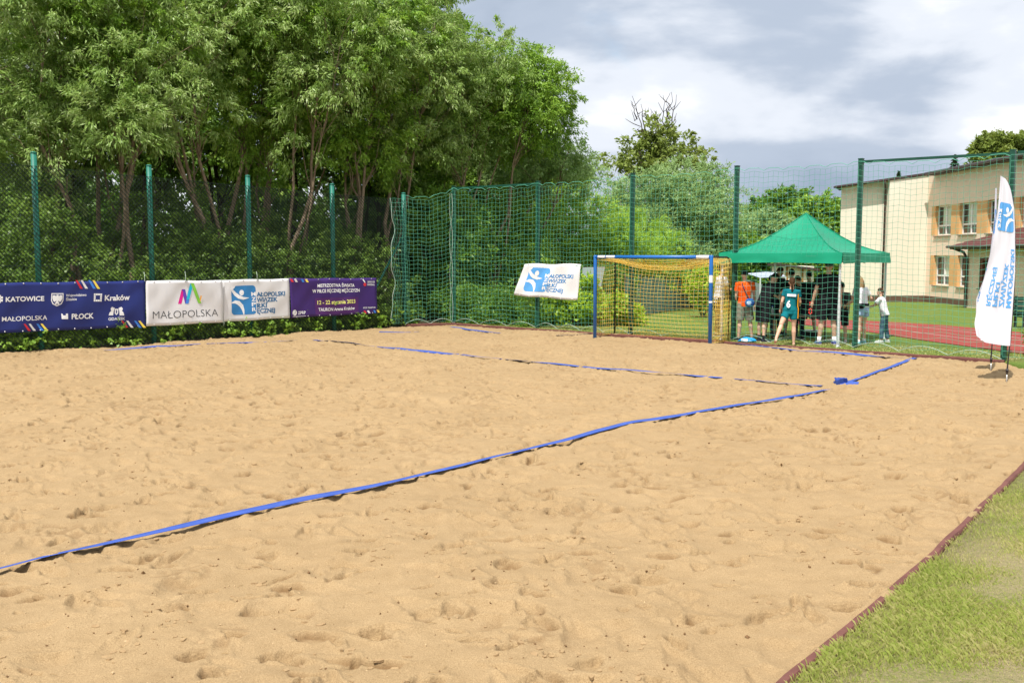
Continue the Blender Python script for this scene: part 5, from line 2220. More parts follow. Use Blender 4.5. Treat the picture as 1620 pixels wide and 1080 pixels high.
    mb.build('stake', M_DK, o)
    # low dark green screen fence across the lawn
    o = empty('screen_fence', at(1040, 470, 41), 'low dull green screen fence across the lawn behind the goal', 'fence')
    A, B = at(988, 470, 31.5), at(1092, 470, 50.0)
    mb = MB()

    def fs(u, v):
        p = A.lerp(B, u)
        return Vector((p.x, p.y, gz(p.x, p.y) + (1.35 - .05 * math.sin(u * 40) ** 2) * v + .02))
    mb.grid(fs, 60, 4)
    mb.build('screen', mat('dull_green_screen', (0.15, 0.235, 0.205), 0.85, var=(0.11, 0.18, 0.155), scale=1.2), o, thick=.02)
    for k in range(7):
        mb = MB(); p = A.lerp(B, k / 6); z = gz(p.x, p.y)
        mb.tube([Vector((p.x, p.y - .04, z - .1)), Vector((p.x, p.y - .04, z + 1.45))], .025, 6)
        mb.build('post', M_DK, o)
    # dark green bench shelter beyond the track at the right edge
    Y = 27.0
    a, b = at(1603, 500, Y), at(1660, 500, Y)
    z = gz(a.x, Y)
    o = empty('team_bench', (a.x, Y, z), 'dark green bench by the track at the right edge', 'bench')
    mb = MB()
    for k in range(4): mb.box((a.x, Y + .01 * k, z + .32 + .13 * k), (b.x, Y + .04 + .01 * k, z + .43 + .13 * k))
    mb.build('backrest', mat('dark_green_slats', (0.012, 0.05, 0.036), 0.6), o)
    mb = MB(); mb.box((a.x, Y - .42, z + .36), (b.x, Y - .02, z + .40)); mb.build('seat', bpy.data.materials['dark_green_slats'], o)
    for x in (a.x + .1, b.x - .1):
        mb = MB(); mb.box((x - .03, Y - .4, z), (x + .03, Y - .36, z + .36)); mb.box((x - .03, Y + .05, z), (x + .03, Y + .10, z + .84)); mb.box((x - .03, Y - .36, z + .28), (x + .03, Y + .05, z + .32))
        mb.build('leg', M_DK, o)


furniture()
# ------------------------------------------------------------------ people
SKIN = mat('skin', (0.62, 0.38, 0.27), 0.55, 0.35)
SKIN_T = mat('tanned_skin', (0.48, 0.27, 0.175), 0.55, 0.35)
EYE = mat('dark_eye', (0.02, 0.015, 0.012), 0.3)
LIP = mat('lip', (0.38, 0.13, 0.11), 0.5)


def cloth(name, col, var=None, sc=9):
    return bpy.data.materials.get(name) or mat(name, col, 0.9, 0.12, var=var, scale=sc, bump=.3, bscale=25)


def remesh(mb, name, mats, parent, voxel, smooth_it=3, noise=0.0, seed=0):
    me = mb.mesh(name + '_raw')
    o = bpy.data.objects.new(name, me)
    r = o.modifiers.new('r', 'REMESH'); r.mode = 'VOXEL'; r.voxel_size = voxel; r.use_smooth_shade = True
    s = o.modifiers.new('s', 'SMOOTH'); s.factor = .5; s.iterations = smooth_it
    me2 = evaluate(o)
    bpy.data.meshes.remove(me)
    me2.name = name
    if noise:
        for v in me2.vertices:
            n = mnoise.noise((v.co.x * 14, v.co.y * 14, v.co.z * 8 + seed)) + .5 * mnoise.noise((v.co.x * 30, v.co.y * 30, v.co.z * 16 + seed))
            v.co += v.normal * (noise * n)
    me2.materials.clear()
    return link_mesh(name, me2, mats, parent, world=False, smooth=True)


def rotx(v, a): return Matrix.Rotation(a, 3, 'X') @ v
def roty(v, a): return Matrix.Rotation(a, 3, 'Y') @ v


def person(label, px, py, top, heading, pose, wear, Y=None, group=None):
    """px,py: feet in the picture; top: picture height of the crown of the head; heading: degrees, 0 = looking away from the camera"""
    if Y is None:
        g = gnd(px, py, .04)
    else:
        g = at(px, 500, Y)
    g.z = gz(g.x, g.y)
    if poly_dist(np.array([g.x]), np.array([g.y]), PIT)[0] < 0:
        g.z = sand_z(g.x, g.y)
    want = at(px, top, g.y).z - g.z
    o = empty('person', g, label, 'person', group, rz=-R(heading))
    P = dict(lean=0, side=0, headp=0, heady=0, legL=(0, 3, 0), legR=(0, 3, 0), armL=(5, 8, 12), armR=(5, 8, 12), girl=False, twist=0)
    P.update(pose)
    ln = R(P['lean'])
    # skeleton of a 1.75 m body, x right, y forward, z up
    hipz = .93
    pel = Vector((0, 0, hipz))

    def up(v):      # upper body turns about the pelvis
        q = Vector(v) - pel
        q = Matrix.Rotation(R(P['twist']), 3, 'Z') @ q
        q = roty(rotx(q, -ln), R(P['side']))
        return pel + q
    fem = P['girl']
    sw = .185 if not fem else .165
    J = {}
    J['chest'] = up((0, 0, 1.28)); J['neck'] = up((0, -.005, 1.47))
    hr = Matrix.Rotation(R(P['headp']), 3, 'X')
    hd = Matrix.Rotation(-R(P['heady']), 3, 'Z') @ Matrix.Rotation(-ln * .45 - R(P['headp']), 3, 'X')
    J['head'] = J['neck'] + hd @ Vector((0, .03, .155))
    for s, k in ((-1, 'L'), (1, 'R')):
        sh = up((s * sw, 0, 1.405))
        pf, ab, el = P['arm' + k]
        d = Vector((0, 0, -1))
        d = rotx(d, R(pf)); d = roty(d, -s * R(ab))
        d2 = rotx(Vector((0, 0, -1)), R(pf + el)); d2 = roty(d2, -s * R(ab * (.6 if el < 60 else -.3)))
        J['sh' + k] = sh; J['el' + k] = sh + d * .285; J['wr' + k] = J['el' + k] + d2 * .25; J['hd' + k] = d2
        hp = pel + Vector((s * .088, 0, -.02))
        lf, la, kn = P['leg' + k]
        d = roty(rotx(Vector((0, 0, -1)), R(lf)), -s * R(la))
        d2 = roty(rotx(Vector((0, 0, -1)), R(lf - kn)), -s * R(la))
        J['hp' + k] = hp; J['kn' + k] = hp + d * .42; J['an' + k] = J['kn' + k] + d2 * .41
        J['fa' + k] = lf - kn
    low = min(J['anL'].z, J['anR'].z)
    dz = .075 - low
    for k in J:
        if isinstance(J[k], Vector) and not k.startswith('hd'): J[k] = J[k] + Vector((0, 0, dz))
    pel = pel + Vector((0, 0, dz))
    headtop = (J['head'] + hd @ Vector((0, 0, .125))).z
    SC = want / headtop
    wid = P.get('wide', 1.0)

    def ring(c, rx, ry, n=14, M=None, flat=1.0):
        out = []
        for j in range(n):
            a = 2 * math.pi * j / n
            v = Vector((math.cos(a) * rx, math.sin(a) * ry, 0))
            if M is not None: v = M @ v
            out.append(c + v)
        return out
    UM = roty_m = Matrix.Rotation(R(P['side']), 3, 'Y') @ Matrix.Rotation(-ln, 3, 'X') @ Matrix.Rotation(R(P['twist']), 3, 'Z')

    def U_(z): return pel + UM @ Vector((0, 0, z - hipz))
    S_ = SC

    def out(mb): mb.v = [(v[0] * S_, v[1] * S_, v[2] * S_) for v in mb.v]; return mb
    bw = wid * (.93 if fem else 1.0)
    torso = [(.86, .135, .095), (.93, .165 * (1.03 if fem else 1), .112), (1.03, .145 * bw, .10), (1.12, .142 * bw, .10), (1.25, .165 * bw, .112), (1.34, .172 * bw, .108), (1.42, .145 * bw, .085), (1.455, .075, .06)]
    # --- body
    b = MB()
    b.loft([ring(U_(z), rx, ry, M=UM) for z, rx, ry in torso])
    nk = J['neck']
    b.tube([U_(1.42), nk + hd @ Vector((0, .01, .02)), nk + hd @ Vector((0, .02, .09))], [.062, .054, .052], 10)
    hc = J['head']
    # head: skull, jaw, nose, ears
    b.ball(hc + hd @ Vector((0, -.012, .02)), (.073, .092, .105), M=hd)
    b.ball(hc + hd @ Vector((0, .022, -.045)), (.055, .068, .072), M=hd)
    b.tube([hc + hd @ Vector((0, .08, .02)), hc + hd @ Vector((0, .104, -.022)), hc + hd @ Vector((0, .088, -.03))], [.009, .016, .011], 6)
    for s in (-1, 1):
        b.ball(hc + hd @ Vector((s * .074, -.012, .0)), (.012, .022, .032), M=hd, seg=7, ring=5)
    for s, k in ((-1, 'L'), (1, 'R')):
        sh, el, wr, dv = J['sh' + k], J['el' + k], J['wr' + k], J['hd' + k]
        b.tube([U_(1.38).lerp(sh, .55), sh, sh.lerp(el, .35), el, el.lerp(wr, .3), wr], [.066, .056, .047, .038, .040, .026], 10)
        # hand: palm, four fingers, thumb
        fw = dv.normalized(); sd = fw.cross(Vector((0, 1, 0.2)))
        sd = (Vector((0, 1, 0)) - fw * fw.y).normalized() if abs(fw.y) < .9 else Vector((0, 0, 1))
        nr = fw.cross(sd)
        b.tube([wr, wr + fw * .04, wr + fw * .09], [.024, .036, .034], 8)
        for f_, (o_, l_) in enumerate(((-.030, .068), (-.010, .078), (.011, .072), (.031, .056))):
            p0 = wr + fw * .08 + sd * (o_ * -1)
            cur = nr * (s * -.016)
            b.tube([p0, p0 + fw * l_ * .5 + cur * .4, p0 + fw * l_ * .92 + cur * 1.6], [.0105, .010, .008], 6)
        t0 = wr + fw * .03 + sd * .03
        b.tube([t0, t0 + sd * .03 + fw * .03, t0 + sd * .035 + fw * .065 - nr * s * .01], [.013, .011, .009], 6)
        hp, kn, an = J['hp' + k], J['kn' + k], J['an' + k]
        fa = R(J['fa' + k])
        th = 1.06 if fem else 1.0
        bk = rotx(Vector((0, -1, 0)), fa)
        b.tube([pel.lerp(hp, .7) + Vector((0, 0, .02)), hp + Vector((0, 0, -.05)), hp.lerp(kn, .5), kn + Vector((0, 0, .03)), kn, kn.lerp(an, .3) + bk * .014, kn.lerp(an, .65) + bk * .006, an], [.10, .088 * th, .072 * th, .055, .052, .057, .043, .035], 12)
        ft = rotx(Vector((0, 1, 0)), min(0.0, fa) * .9) if an.z > .10 + .0 and fa < -.3 else Vector((0, 1, 0))
        ft = roty(ft, 0) + Vector((s * .12, 0, 0))
        dn = Vector((0, 0, -1)) if abs(ft.z) < .3 else (ft.cross(Vector((1, 0, 0)))).normalized() * (-1 if ft.cross(Vector((1, 0, 0))).z > 0 else 1)
        J['ft' + k] = ft; J['dn' + k] = dn
        b.tube([an - ft * .035 + dn * .035, an + ft * .03 + dn * .035, an + ft * .11 + dn * .05, an + ft * .165 + dn * .058], [.034, .038, .032, .018], 8)
    body = remesh(out(b), 'body', [wear.get('skin', SKIN)], o, .0105 * S_, 2)
    # face: eyes and mouth as small shapes on the body
    fm = MB()
    for s in (-1, 1):
        fm.ball(hc + hd @ Vector((s * .03, .079, .022)), (.012, .007, .008), M=hd, seg=8, ring=5)
    fe = out(fm).build('eyes', EYE, o, world=False)
    fm = MB(); fm.ball(hc + hd @ Vector((0, .087, -.062)), (.024, .007, .007), M=hd, seg=8, ring=5)
    out(fm).build('mouth', LIP, o, world=False)
    # --- hair
    hm = MB()
    hl = wear.get('hair', 'short')
    HM = wear['hairmat']

    def cap(z0, k, back):
        rings = []
        for i in range(9):
            t = math.pi * (.5 - .5 * i / 8) * 1.0
            zz = math.cos(math.pi / 2 * (1 - i / 8)) if False else math.sin(math.pi / 2 * i / 8)
            rr = math.cos(math.pi / 2 * i / 8)
            rings.append([hc + hd @ Vector((math.cos(a) * .079 * k * rr, -.016 + math.sin(a) * .099 * k * rr - .0, .032 + (zz * .108 * k) - (back * max(0, -math.sin(a)) * (1 - zz)) + .022 * max(0, math.sin(a)) * (1 - zz))) for a in [2 * math.pi * j / 16 for j in range(16)]])
        hm.loft(rings)
    if hl == 'cap':
        cap(0, 1.06, .045)
        hm2 = MB()
        hm2.loft([[hc + hd @ Vector((x, y, z)) for x, y, z in ((-.07, .06, .055), (.07, .06, .055), (.07, .06, .065), (-.07, .06, .065))], [hc + hd @ Vector((x, y, z)) for x, y, z in ((-.045, .175, .04), (.045, .175, .04), (.045, .175, .048), (-.045, .175, .048))]])
        out(hm2).build('cap_peak', wear['capmat'], o, world=False)
        out(hm).build('cap', wear['capmat'], o, True, world=False)
    else:
        cap(0, 1.04, .07)
        if hl == 'pony':
            hm.tube([hc + hd @ Vector(q) for q in ((0, -.10, .05), (0, -.15, .03), (0, -.165, -.06), (0, -.15, -.17), (.01, -.125, -.27))], [.022, .03, .034, .028, .008], 8)
        if hl == 'long':
            for x, y, l, r_ in ((-.05, -.075, .40, .035), (0, -.095, .46, .04), (.05, -.075, .42, .035), (.078, -.02, .36, .024), (-.078, -.02, .34, .024)):
                hm.tube([hc + hd @ Vector((x * .8, y * .8, .07)), hc + hd @ Vector((x, y, -.02)), hc + hd @ Vector((x * 1.1, y * 1.05, -.12)) + Vector((0, 0, 0)), hc + hd @ Vector((x * .9, y * 1.0, -.12)) + Vector((0, -.01, -(l - .14)))], [r_ * .8, r_, r_, r_ * .35], 8)
        if hl == 'bun':
            hm.ball(hc + hd @ Vector((0, -.11, .05)), (.04, .04, .04))
        remesh(out(hm), 'hair', [HM], o, .0095 * S_, 1, .0035 * S_, 3)
    # --- top
    tm = MB()
    tw = wear.get('loose', .012)
    hem = wear.get('hem', .84)
    rs = [(z, rx * 1 + tw * (1.5 if z < 1.2 else .9), ry + tw * (1.4 if z < 1.2 else .9)) for z, rx, ry in torso if z > hem + .02 and z < 1.45]
    rs = [(hem, rs[0][1] + .006, rs[0][2] + .006)] + rs + [(1.462, .083, .068)]
    tm.loft([ring(U_(z), rx, ry, M=UM) for z, rx, ry in rs])
    sl = wear.get('sleeve', .62)
    for s, k in ((-1, 'L'), (1, 'R')):
        sh, el, wr = J['sh' + k], J['el' + k], J['wr' + k]
        if sl <= 1:
            e = sh.lerp(el, sl)
            tm.tube([U_(1.385).lerp(sh, .5), sh + Vector((0, 0, .004)), e], [.076, .066 + tw * .3, .060 + tw * .6], 12)
        else:
            tm.tube([U_(1.385).lerp(sh, .5), sh, el, el.lerp(wr, sl - 1)], [.076, .066, .052, .038], 12)
    top = remesh(out(tm), wear.get('topname', 't_shirt'), [wear['top']], o, .0125 * S_, 2, .004 * S_, 1)
    # --- bottoms
    bm_ = MB()
    bl = wear.get('leg', .62)     # 1 = knee, 2 = ankle
    bm_.loft([ring(pel + (UM @ Vector((0, 0, z - hipz)) if z > .93 else Vector((0, 0, z - hipz))), rx, ry) for z, rx, ry in ((.82, .165, .115), (.88, .175, .122), (.95, .172, .118), (1.0, .158, .108))])
    fl = wear.get('flare', .016)
    for s, k in ((-1, 'L'), (1, 'R')):
        hp, kn, an = J['hp' + k], J['kn' + k], J['an' + k]
        if bl <= 1.05:
            e = hp.lerp(kn, bl)
            bm_.tube([hp + Vector((0, 0, .03)), hp + Vector((0, 0, -.06)), e], [.098, .10 + fl * .4, .078 + fl + (1 - bl) * .018], 12)
        else:
            e = kn.lerp(an, bl - 1)
            bm_.tube([hp + Vector((0, 0, .03)), hp + Vector((0, 0, -.06)), kn, e], [.098, .098, .066 + fl * .5, .05 + fl], 12)
    remesh(out(bm_), wear.get('botname', 'shorts'), [wear['bottom']], o, .0125 * S_, 2, .004 * S_, 7)
    # --- shoes and socks
    if 'shoes' in wear:
        for s, k in ((-1, 'L'), (1, 'R')):
            an, ft, dn = J['an' + k], J['ft' + k], J['dn' + k]
            m = MB()
            m.tube([an - ft * .055 + dn * .040, an - ft * .01 + dn * .032, an + ft * .06 + dn * .042, an + ft * .14 + dn * .055, an + ft * .19 + dn * .062], [.036, .045, .043, .038, .022], 10)
            so = remesh(out(m), 'shoe', [wear['shoes']], o, .011 * S_, 1)
            m = MB()
            wv = Vector((1, 0, 0))
            m.loft([[an + ft * y + dn * .082 + wv * x + dn * z for y, x, z in ((-.085, -.03, 0), (-.085, .03, 0), (-.085, .03, -.018), (-.085, -.03, -.018))], [an + ft * y + dn * .082 + wv * x + dn * z for y, x, z in ((.08, -.045, 0), (.08, .045, 0), (.08, .045, -.018), (.08, -.045, -.018))], [an + ft * y + dn * .082 + wv * x + dn * z for y, x, z in ((.205, -.025, 0), (.205, .025, 0), (.205, .025, -.018), (.205, -.025, -.018))]])
            out(m).build('sole', wear.get('sole', cloth('white_sole', (.7, .7, .7))), so, world=False)
            if 'socks' in wear:
                kn = J['kn' + k]
                m = MB(); m.tube([an + dn * .03, an, an.lerp(kn, wear.get('sockh', .22))], [.04, .041, .046], 10)
                out(m).build('sock', wear['socks'], o, True, world=False)
    if 'extra' in wear:
        wear['extra'](o, J, U_, UM, S_, out, hc, hd, pel)
    return o


HB = cloth('black_hair', (0.012, 0.010, 0.009)); HBR = cloth('brown_hair', (0.055, 0.028, 0.014)); HBL = cloth('blond_hair', (0.33, 0.22, 0.11))
BLK = cloth('black_cotton', (0.010, 0.010, 0.012), (0.014, 0.014, 0.017)); WHT = cloth('white_cotton', (0.74, 0.74, 0.77), (0.68, 0.68, 0.72), 6)
ORG = cloth('orange_cotton', (0.80, 0.115, 0.012), (0.72, 0.09, 0.01), 6); KHK = cloth('khaki_cotton', (0.26, 0.245, 0.19), (0.20, 0.19, 0.145), 12)
TEAL = cloth('teal_jersey', (0.006, 0.16, 0.19), (0.005, 0.12, 0.15), 6); NVY = cloth('dark_navy_cotton', (0.02, 0.025, 0.04))
DEN = cloth('pale_denim', (0.30, 0.42, 0.56), (0.22, 0.33, 0.48), 18); CAMO = cloth('patterned_blue_grey', (0.10, 0.19, 0.25), (0.03, 0.07, 0.10), 22)
WSH = cloth('white_shoe', (0.68, 0.68, 0.68)); PSH = cloth('blue_violet_shoe', (0.10, 0.11, 0.32)); GSH = cloth('lime_shoe', (0.30, 0.60, 0.12)); DSH = cloth('dark_shoe', (0.03, 0.035, 0.05)); TSH = cloth('aqua_shoe', (0.22, 0.48, 0.52))
BRN = cloth('dark_brown_cotton', (0.05, 0.028, 0.02))


def crossbody(o, J, U_, UM, S_, out, hc, hd, pel):
    m = MB()
    pts = [U_(1.43) + UM @ Vector((-.10, -.075, 0)), U_(1.30) + UM @ Vector((-.07, -.135, 0)), U_(1.12) + UM @ Vector((.02, -.14, 0)), U_(1.0) + UM @ Vector((.09, -.135, 0))]
    m.tube(pts, .011, 6)
    q = U_(.98) + UM @ Vector((.075, -.165, -.03))
    out(m).build('bag_strap', cloth('navy_strap', (.03, .04, .10)), o, world=False)
    m = MB()
    m.ball(q, (.125, .05, .115), seg=12, ring=8)
    b_ = out(m).build('shoulder_bag', cloth('blue_bag', (.03, .11, .36)), o, True, world=False)
    m = MB(); m.ball(q + Vector((-.03, -.042, .0)), (.065, .014, .055), seg=9, ring=6)
    out(m).build('white_patch', cloth('pale_blue_print', (.45, .6, .8)), b_, world=False)


def number6(o, J, U_, UM, S_, out, hc, hd, pel):
    def put(txt, x, z, h, w, name):
        vs, fs, wd = text_geo(txt, .04)
        m = MB()
        k = h / .70; kx = w / wd
        m.add([U_(z + q * k) + UM @ Vector((x + p * kx - w / 2, -.150 - (0.012 if z < 1.15 else 0), 0)) for p, q in vs], fs)
        out(m).build(name, M_INK['white'], o, world=False)
    put('6', -.06, .99, .17, .10, 'back_number')
    put('DRUŻYNA'[:4], -.02, 1.30, .05, .20, 'back_name') if False else None
    # white name panel across the shoulders, orange side stripe
    m = MB()
    m.grid(lambda u, v: U_(1.27 + .06 * v) + UM @ Vector((-.11 + .22 * u, -.142 - .008 * math.sin(math.pi * u), 0)), 6, 1)
    out(m).build('name_strip', M_INK['white'], o, world=False)
    m = MB()
    m.grid(lambda u, v: U_(.72 + .62 * v) + (UM @ Vector((.158 + .014 * (1 - v) + .004, -.075 + .10 * u, 0))) + Vector((.012 * math.sin(math.pi * u) + (.02 if v < .45 else .0), 0, 0)), 4, 10)
    out(m).build('side_stripe', cloth('orange_stripe', (.82, .33, .02)), o, world=False, thick=.012 * S_)


def waistbag(o, J, U_, UM, S_, out, hc, hd, pel):
    m = MB()
    m.loft([[pel + Vector((math.cos(a) * .185, math.sin(a) * .135, z)) for a in [2 * math.pi * j / 16 for j in range(16)]] for z in (.05, .12)], cap=False)
    out(m).build('waist_belt', BLK, o, True, world=False)
    m = MB(); m.ball(pel + Vector((-.14, -.10, .06)), (.10, .06, .07)); out(m).build('waist_bag', BLK, o, True, world=False)


def people():
    pg = 'people gathered at the tent'
    person('person in a white shirt and dark trousers standing beside the goal net', 1137, 541.5, 418, 78, dict(lean=6, armL=(25, 5, 60), armR=(20, 5, 70), legL=(4, 3, 4), legR=(-6, 3, 4)),
           dict(top=WHT, bottom=BRN, leg=1.9, botname='trousers', shoes=DSH, hairmat=HB, hair='short', hem=.80, skin=SKIN_T), Y=23.9, group=pg)
    person('person in an orange t-shirt and khaki shorts with a blue shoulder bag', 1177, 538, 428, -4, dict(armL=(8, 4, 20), armR=(6, 14, 10), legL=(2, 3, 0), legR=(4, 8, 4), headp=14),
           dict(top=ORG, bottom=KHK, leg=.95, flare=.03, shoes=DSH, hairmat=HB, hair='cap', capmat=cloth('dark_cap', (.02, .025, .03)), extra=crossbody, hem=.85, skin=SKIN), group=pg)
    person('person in black leaning forward over the table with bare calves', 1206, 540.0, 434, 62, dict(lean=26, headp=22, armL=(48, 6, 18), armR=(52, 8, 25), legL=(3, 4, 3), legR=(-5, 4, 2), wide=1.15),
           dict(top=BLK, bottom=BLK, leg=1.0, flare=.04, shoes=DSH, socks=BLK, hairmat=HB, hem=.80, loose=.02, skin=SKIN), group=pg)
    person('person in black with dark long trousers standing behind the tent pole', 1228, 530, 423, 150, dict(lean=4, armL=(20, 8, 50), armR=(24, 8, 60), headp=14),
           dict(top=BLK, bottom=NVY, leg=1.95, botname='trousers', shoes=DSH, hairmat=HBR, hem=.84, skin=SKIN_T), Y=24.3, group=pg)
    person('person in black seen from behind in front of the cream outbuilding', 1251, 528, 426, 12, dict(wide=1.1, armL=(14, 10, 30), armR=(14, 10, 30), headp=6),
           dict(top=BLK, bottom=BLK, leg=.98, flare=.03, shoes=DSH, hairmat=HB, hem=.80, loose=.02), Y=23.95, group=pg)
    person('broad person in black with lime shoes behind the scoreboard', 1279, 528, 429, -2, dict(wide=1.18, armL=(24, 14, 40), armR=(24, 14, 40), headp=8, legL=(0, 7, 0), legR=(0, 7, 0)),
           dict(top=BLK, bottom=BLK, leg=1.0, flare=.03, shoes=GSH, hairmat=HB, hem=.78, loose=.022), Y=23.6, group=pg)
    person('girl in a teal sports jersey numbered 6 stepping to one side barefoot', 1249, 546.0, 439.5, 14, dict(girl=True, lean=4, armL=(-6, 14, 40), armR=(14, 10, 60), legL=(-20, 20, 8), legR=(4, 1, 3), headp=-4, side=3),
           dict(top=TEAL, topname='jersey', bottom=TEAL, leg=.52, hairmat=HBR, hair='pony', extra=number6, sleeve=.5, hem=.82), group=pg)
    person('tall person in black t-shirt and shorts with violet blue shoes and white socks', 1309, 549.0, 413, -3, dict(wide=1.12, armL=(4, 13, 14), armR=(0, 14, 12), headp=16, heady=25, legL=(1, 5, 0), legR=(1, 5, 2)),
           dict(top=BLK, bottom=BLK, leg=.93, flare=.03, shoes=PSH, socks=WHT, hairmat=HBR, hem=.78, loose=.018), Y=21.55, group=pg)
    person('person in a dark top half hidden between the leaning person and the tent pole', 1219, 532, 436, 20, dict(wide=1.05, armL=(20, 8, 40), armR=(12, 12, 20), headp=10),
           dict(top=NVY, bottom=BLK, leg=.95, flare=.03, shoes=DSH, hairmat=HB, hem=.82, loose=.02), Y=23.5, group=pg)
    person('person in a black top standing behind the girl with the teal jersey', 1264, 530, 437, -30, dict(armL=(20, 8, 60), armR=(18, 8, 30), headp=18),
           dict(top=BLK, bottom=NVY, leg=1.95, botname='trousers', shoes=DSH, hairmat=HBR, hem=.84, skin=SKIN_T), Y=22.9, group=pg)
    person('person in black shorts and white shoes hidden behind the tall person', 1331, 545.0, 447, 10, dict(armL=(16, 6, 40), armR=(10, 6, 20), headp=10, legL=(4, 12, 3), legR=(0, 3, 0)),
           dict(top=cloth('black_print_cotton', (.015, .015, .017), (.10, .10, .10), 26), bottom=BLK, leg=.98, flare=.03, shoes=WSH, hairmat=HB, hem=.80), Y=22.1, group=pg)
    person('girl with long blond hair in a white t-shirt and denim shorts', 1363, 543.5, 437, -28, dict(girl=True, lean=10, armL=(10, 6, 50), armR=(-14, 32, 88), headp=4, heady=-40, legL=(-2, 5, 2), legR=(10, 6, 8)),
           dict(top=WHT, bottom=DEN, leg=.42, flare=.03, shoes=TSH, socks=WHT, sockh=.1, hairmat=HBL, hair='long', extra=waistbag, hem=.93, loose=.018), group=pg)
    person('small boy in a white t-shirt and patterned blue trousers holding the tent leg', 1398, 540.5, 456, -58, dict(lean=14, armL=(42, -2, 30), armR=(46, 0, 20), headp=-6, legL=(6, 4, 6), legR=(-4, 5, 4)),
           dict(top=WHT, bottom=CAMO, leg=1.9, botname='trousers', flare=.02, shoes=WSH, hairmat=HBR, hem=.86, loose=.02), group=pg)


people()
# ------------------------------------------------------------------ trees and bushes
BARK = mat('grey_brown_bark', (0.30, 0.225, 0.16), 0.95, 0.1, var=(0.17, 0.125, 0.085), scale=6, bump=0.8, bscale=18)
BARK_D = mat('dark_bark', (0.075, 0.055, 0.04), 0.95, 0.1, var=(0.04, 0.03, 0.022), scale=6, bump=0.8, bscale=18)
LM_WIL = leaf_mat('silver_willow_leaves', [(0.12, 0.225, 0.030), (0.195, 0.315, 0.060), (0.285, 0.405, 0.115), (0.46, 0.53, 0.27)], 0.28)
LM_GRN = leaf_mat('fresh_green_leaves', [(0.09, 0.20, 0.020), (0.15, 0.285, 0.028), (0.225, 0.38, 0.042), (0.36, 0.51, 0.09)], 0.3)
LM_DRK = leaf_mat('deep_green_leaves', [(0.065, 0.15, 0.018), (0.10, 0.215, 0.024), (0.15, 0.28, 0.032), (0.21, 0.34, 0.055)], 0.36)
LM_LIM = leaf_mat('lime_green_leaves', [(0.20, 0.34, 0.02), (0.29, 0.44, 0.03), (0.38, 0.52, 0.04), (0.46, 0.58, 0.08)], 0.4)
LM_SIL = leaf_mat('grey_green_leaves', [(0.15, 0.26, 0.08), (0.21, 0.33, 0.11), (0.27, 0.40, 0.15), (0.34, 0.46, 0.20)], 0.36)
LM_OLV = leaf_mat('olive_green_leaves', [(0.11, 0.165, 0.025), (0.16, 0.22, 0.036), (0.21, 0.27, 0.055), (0.26, 0.32, 0.09)], 0.33)
LM_BRT = leaf_mat('bright_willow_leaves', [(0.17, 0.31, 0.025), (0.24, 0.40, 0.04), (0.32, 0.49, 0.06), (0.40, 0.56, 0.11)], 0.42)
LM_REAR = leaf_mat('shaded_wood_leaves', [(0.045, 0.11, 0.014), (0.07, 0.155, 0.02), (0.11, 0.215, 0.026), (0.16, 0.28, 0.045)], 0.3)  # darker leaf tones: shade behind the front trees put into the colour
LM_FIR = leaf_mat('dark_fir_needles', [(0.02, 0.04, 0.016), (0.03, 0.055, 0.022), (0.04, 0.07, 0.028)], 0.1)


def ell(px, py, Y, rx, ry, dep=None):
    """ellipsoid whose outline in the photo is about rx, ry pixels around px, py, at distance Y"""
    c = at(px, py, Y); k = Y / F
    return (c.x, c.y, c.z, rx * k, (dep if dep else rx * k), ry * k)


def foot(px, Y):
    p = at(px, 500, Y)
    return Vector((p.x, p.y, gz(p.x, p.y)))


rt = random.Random(31)


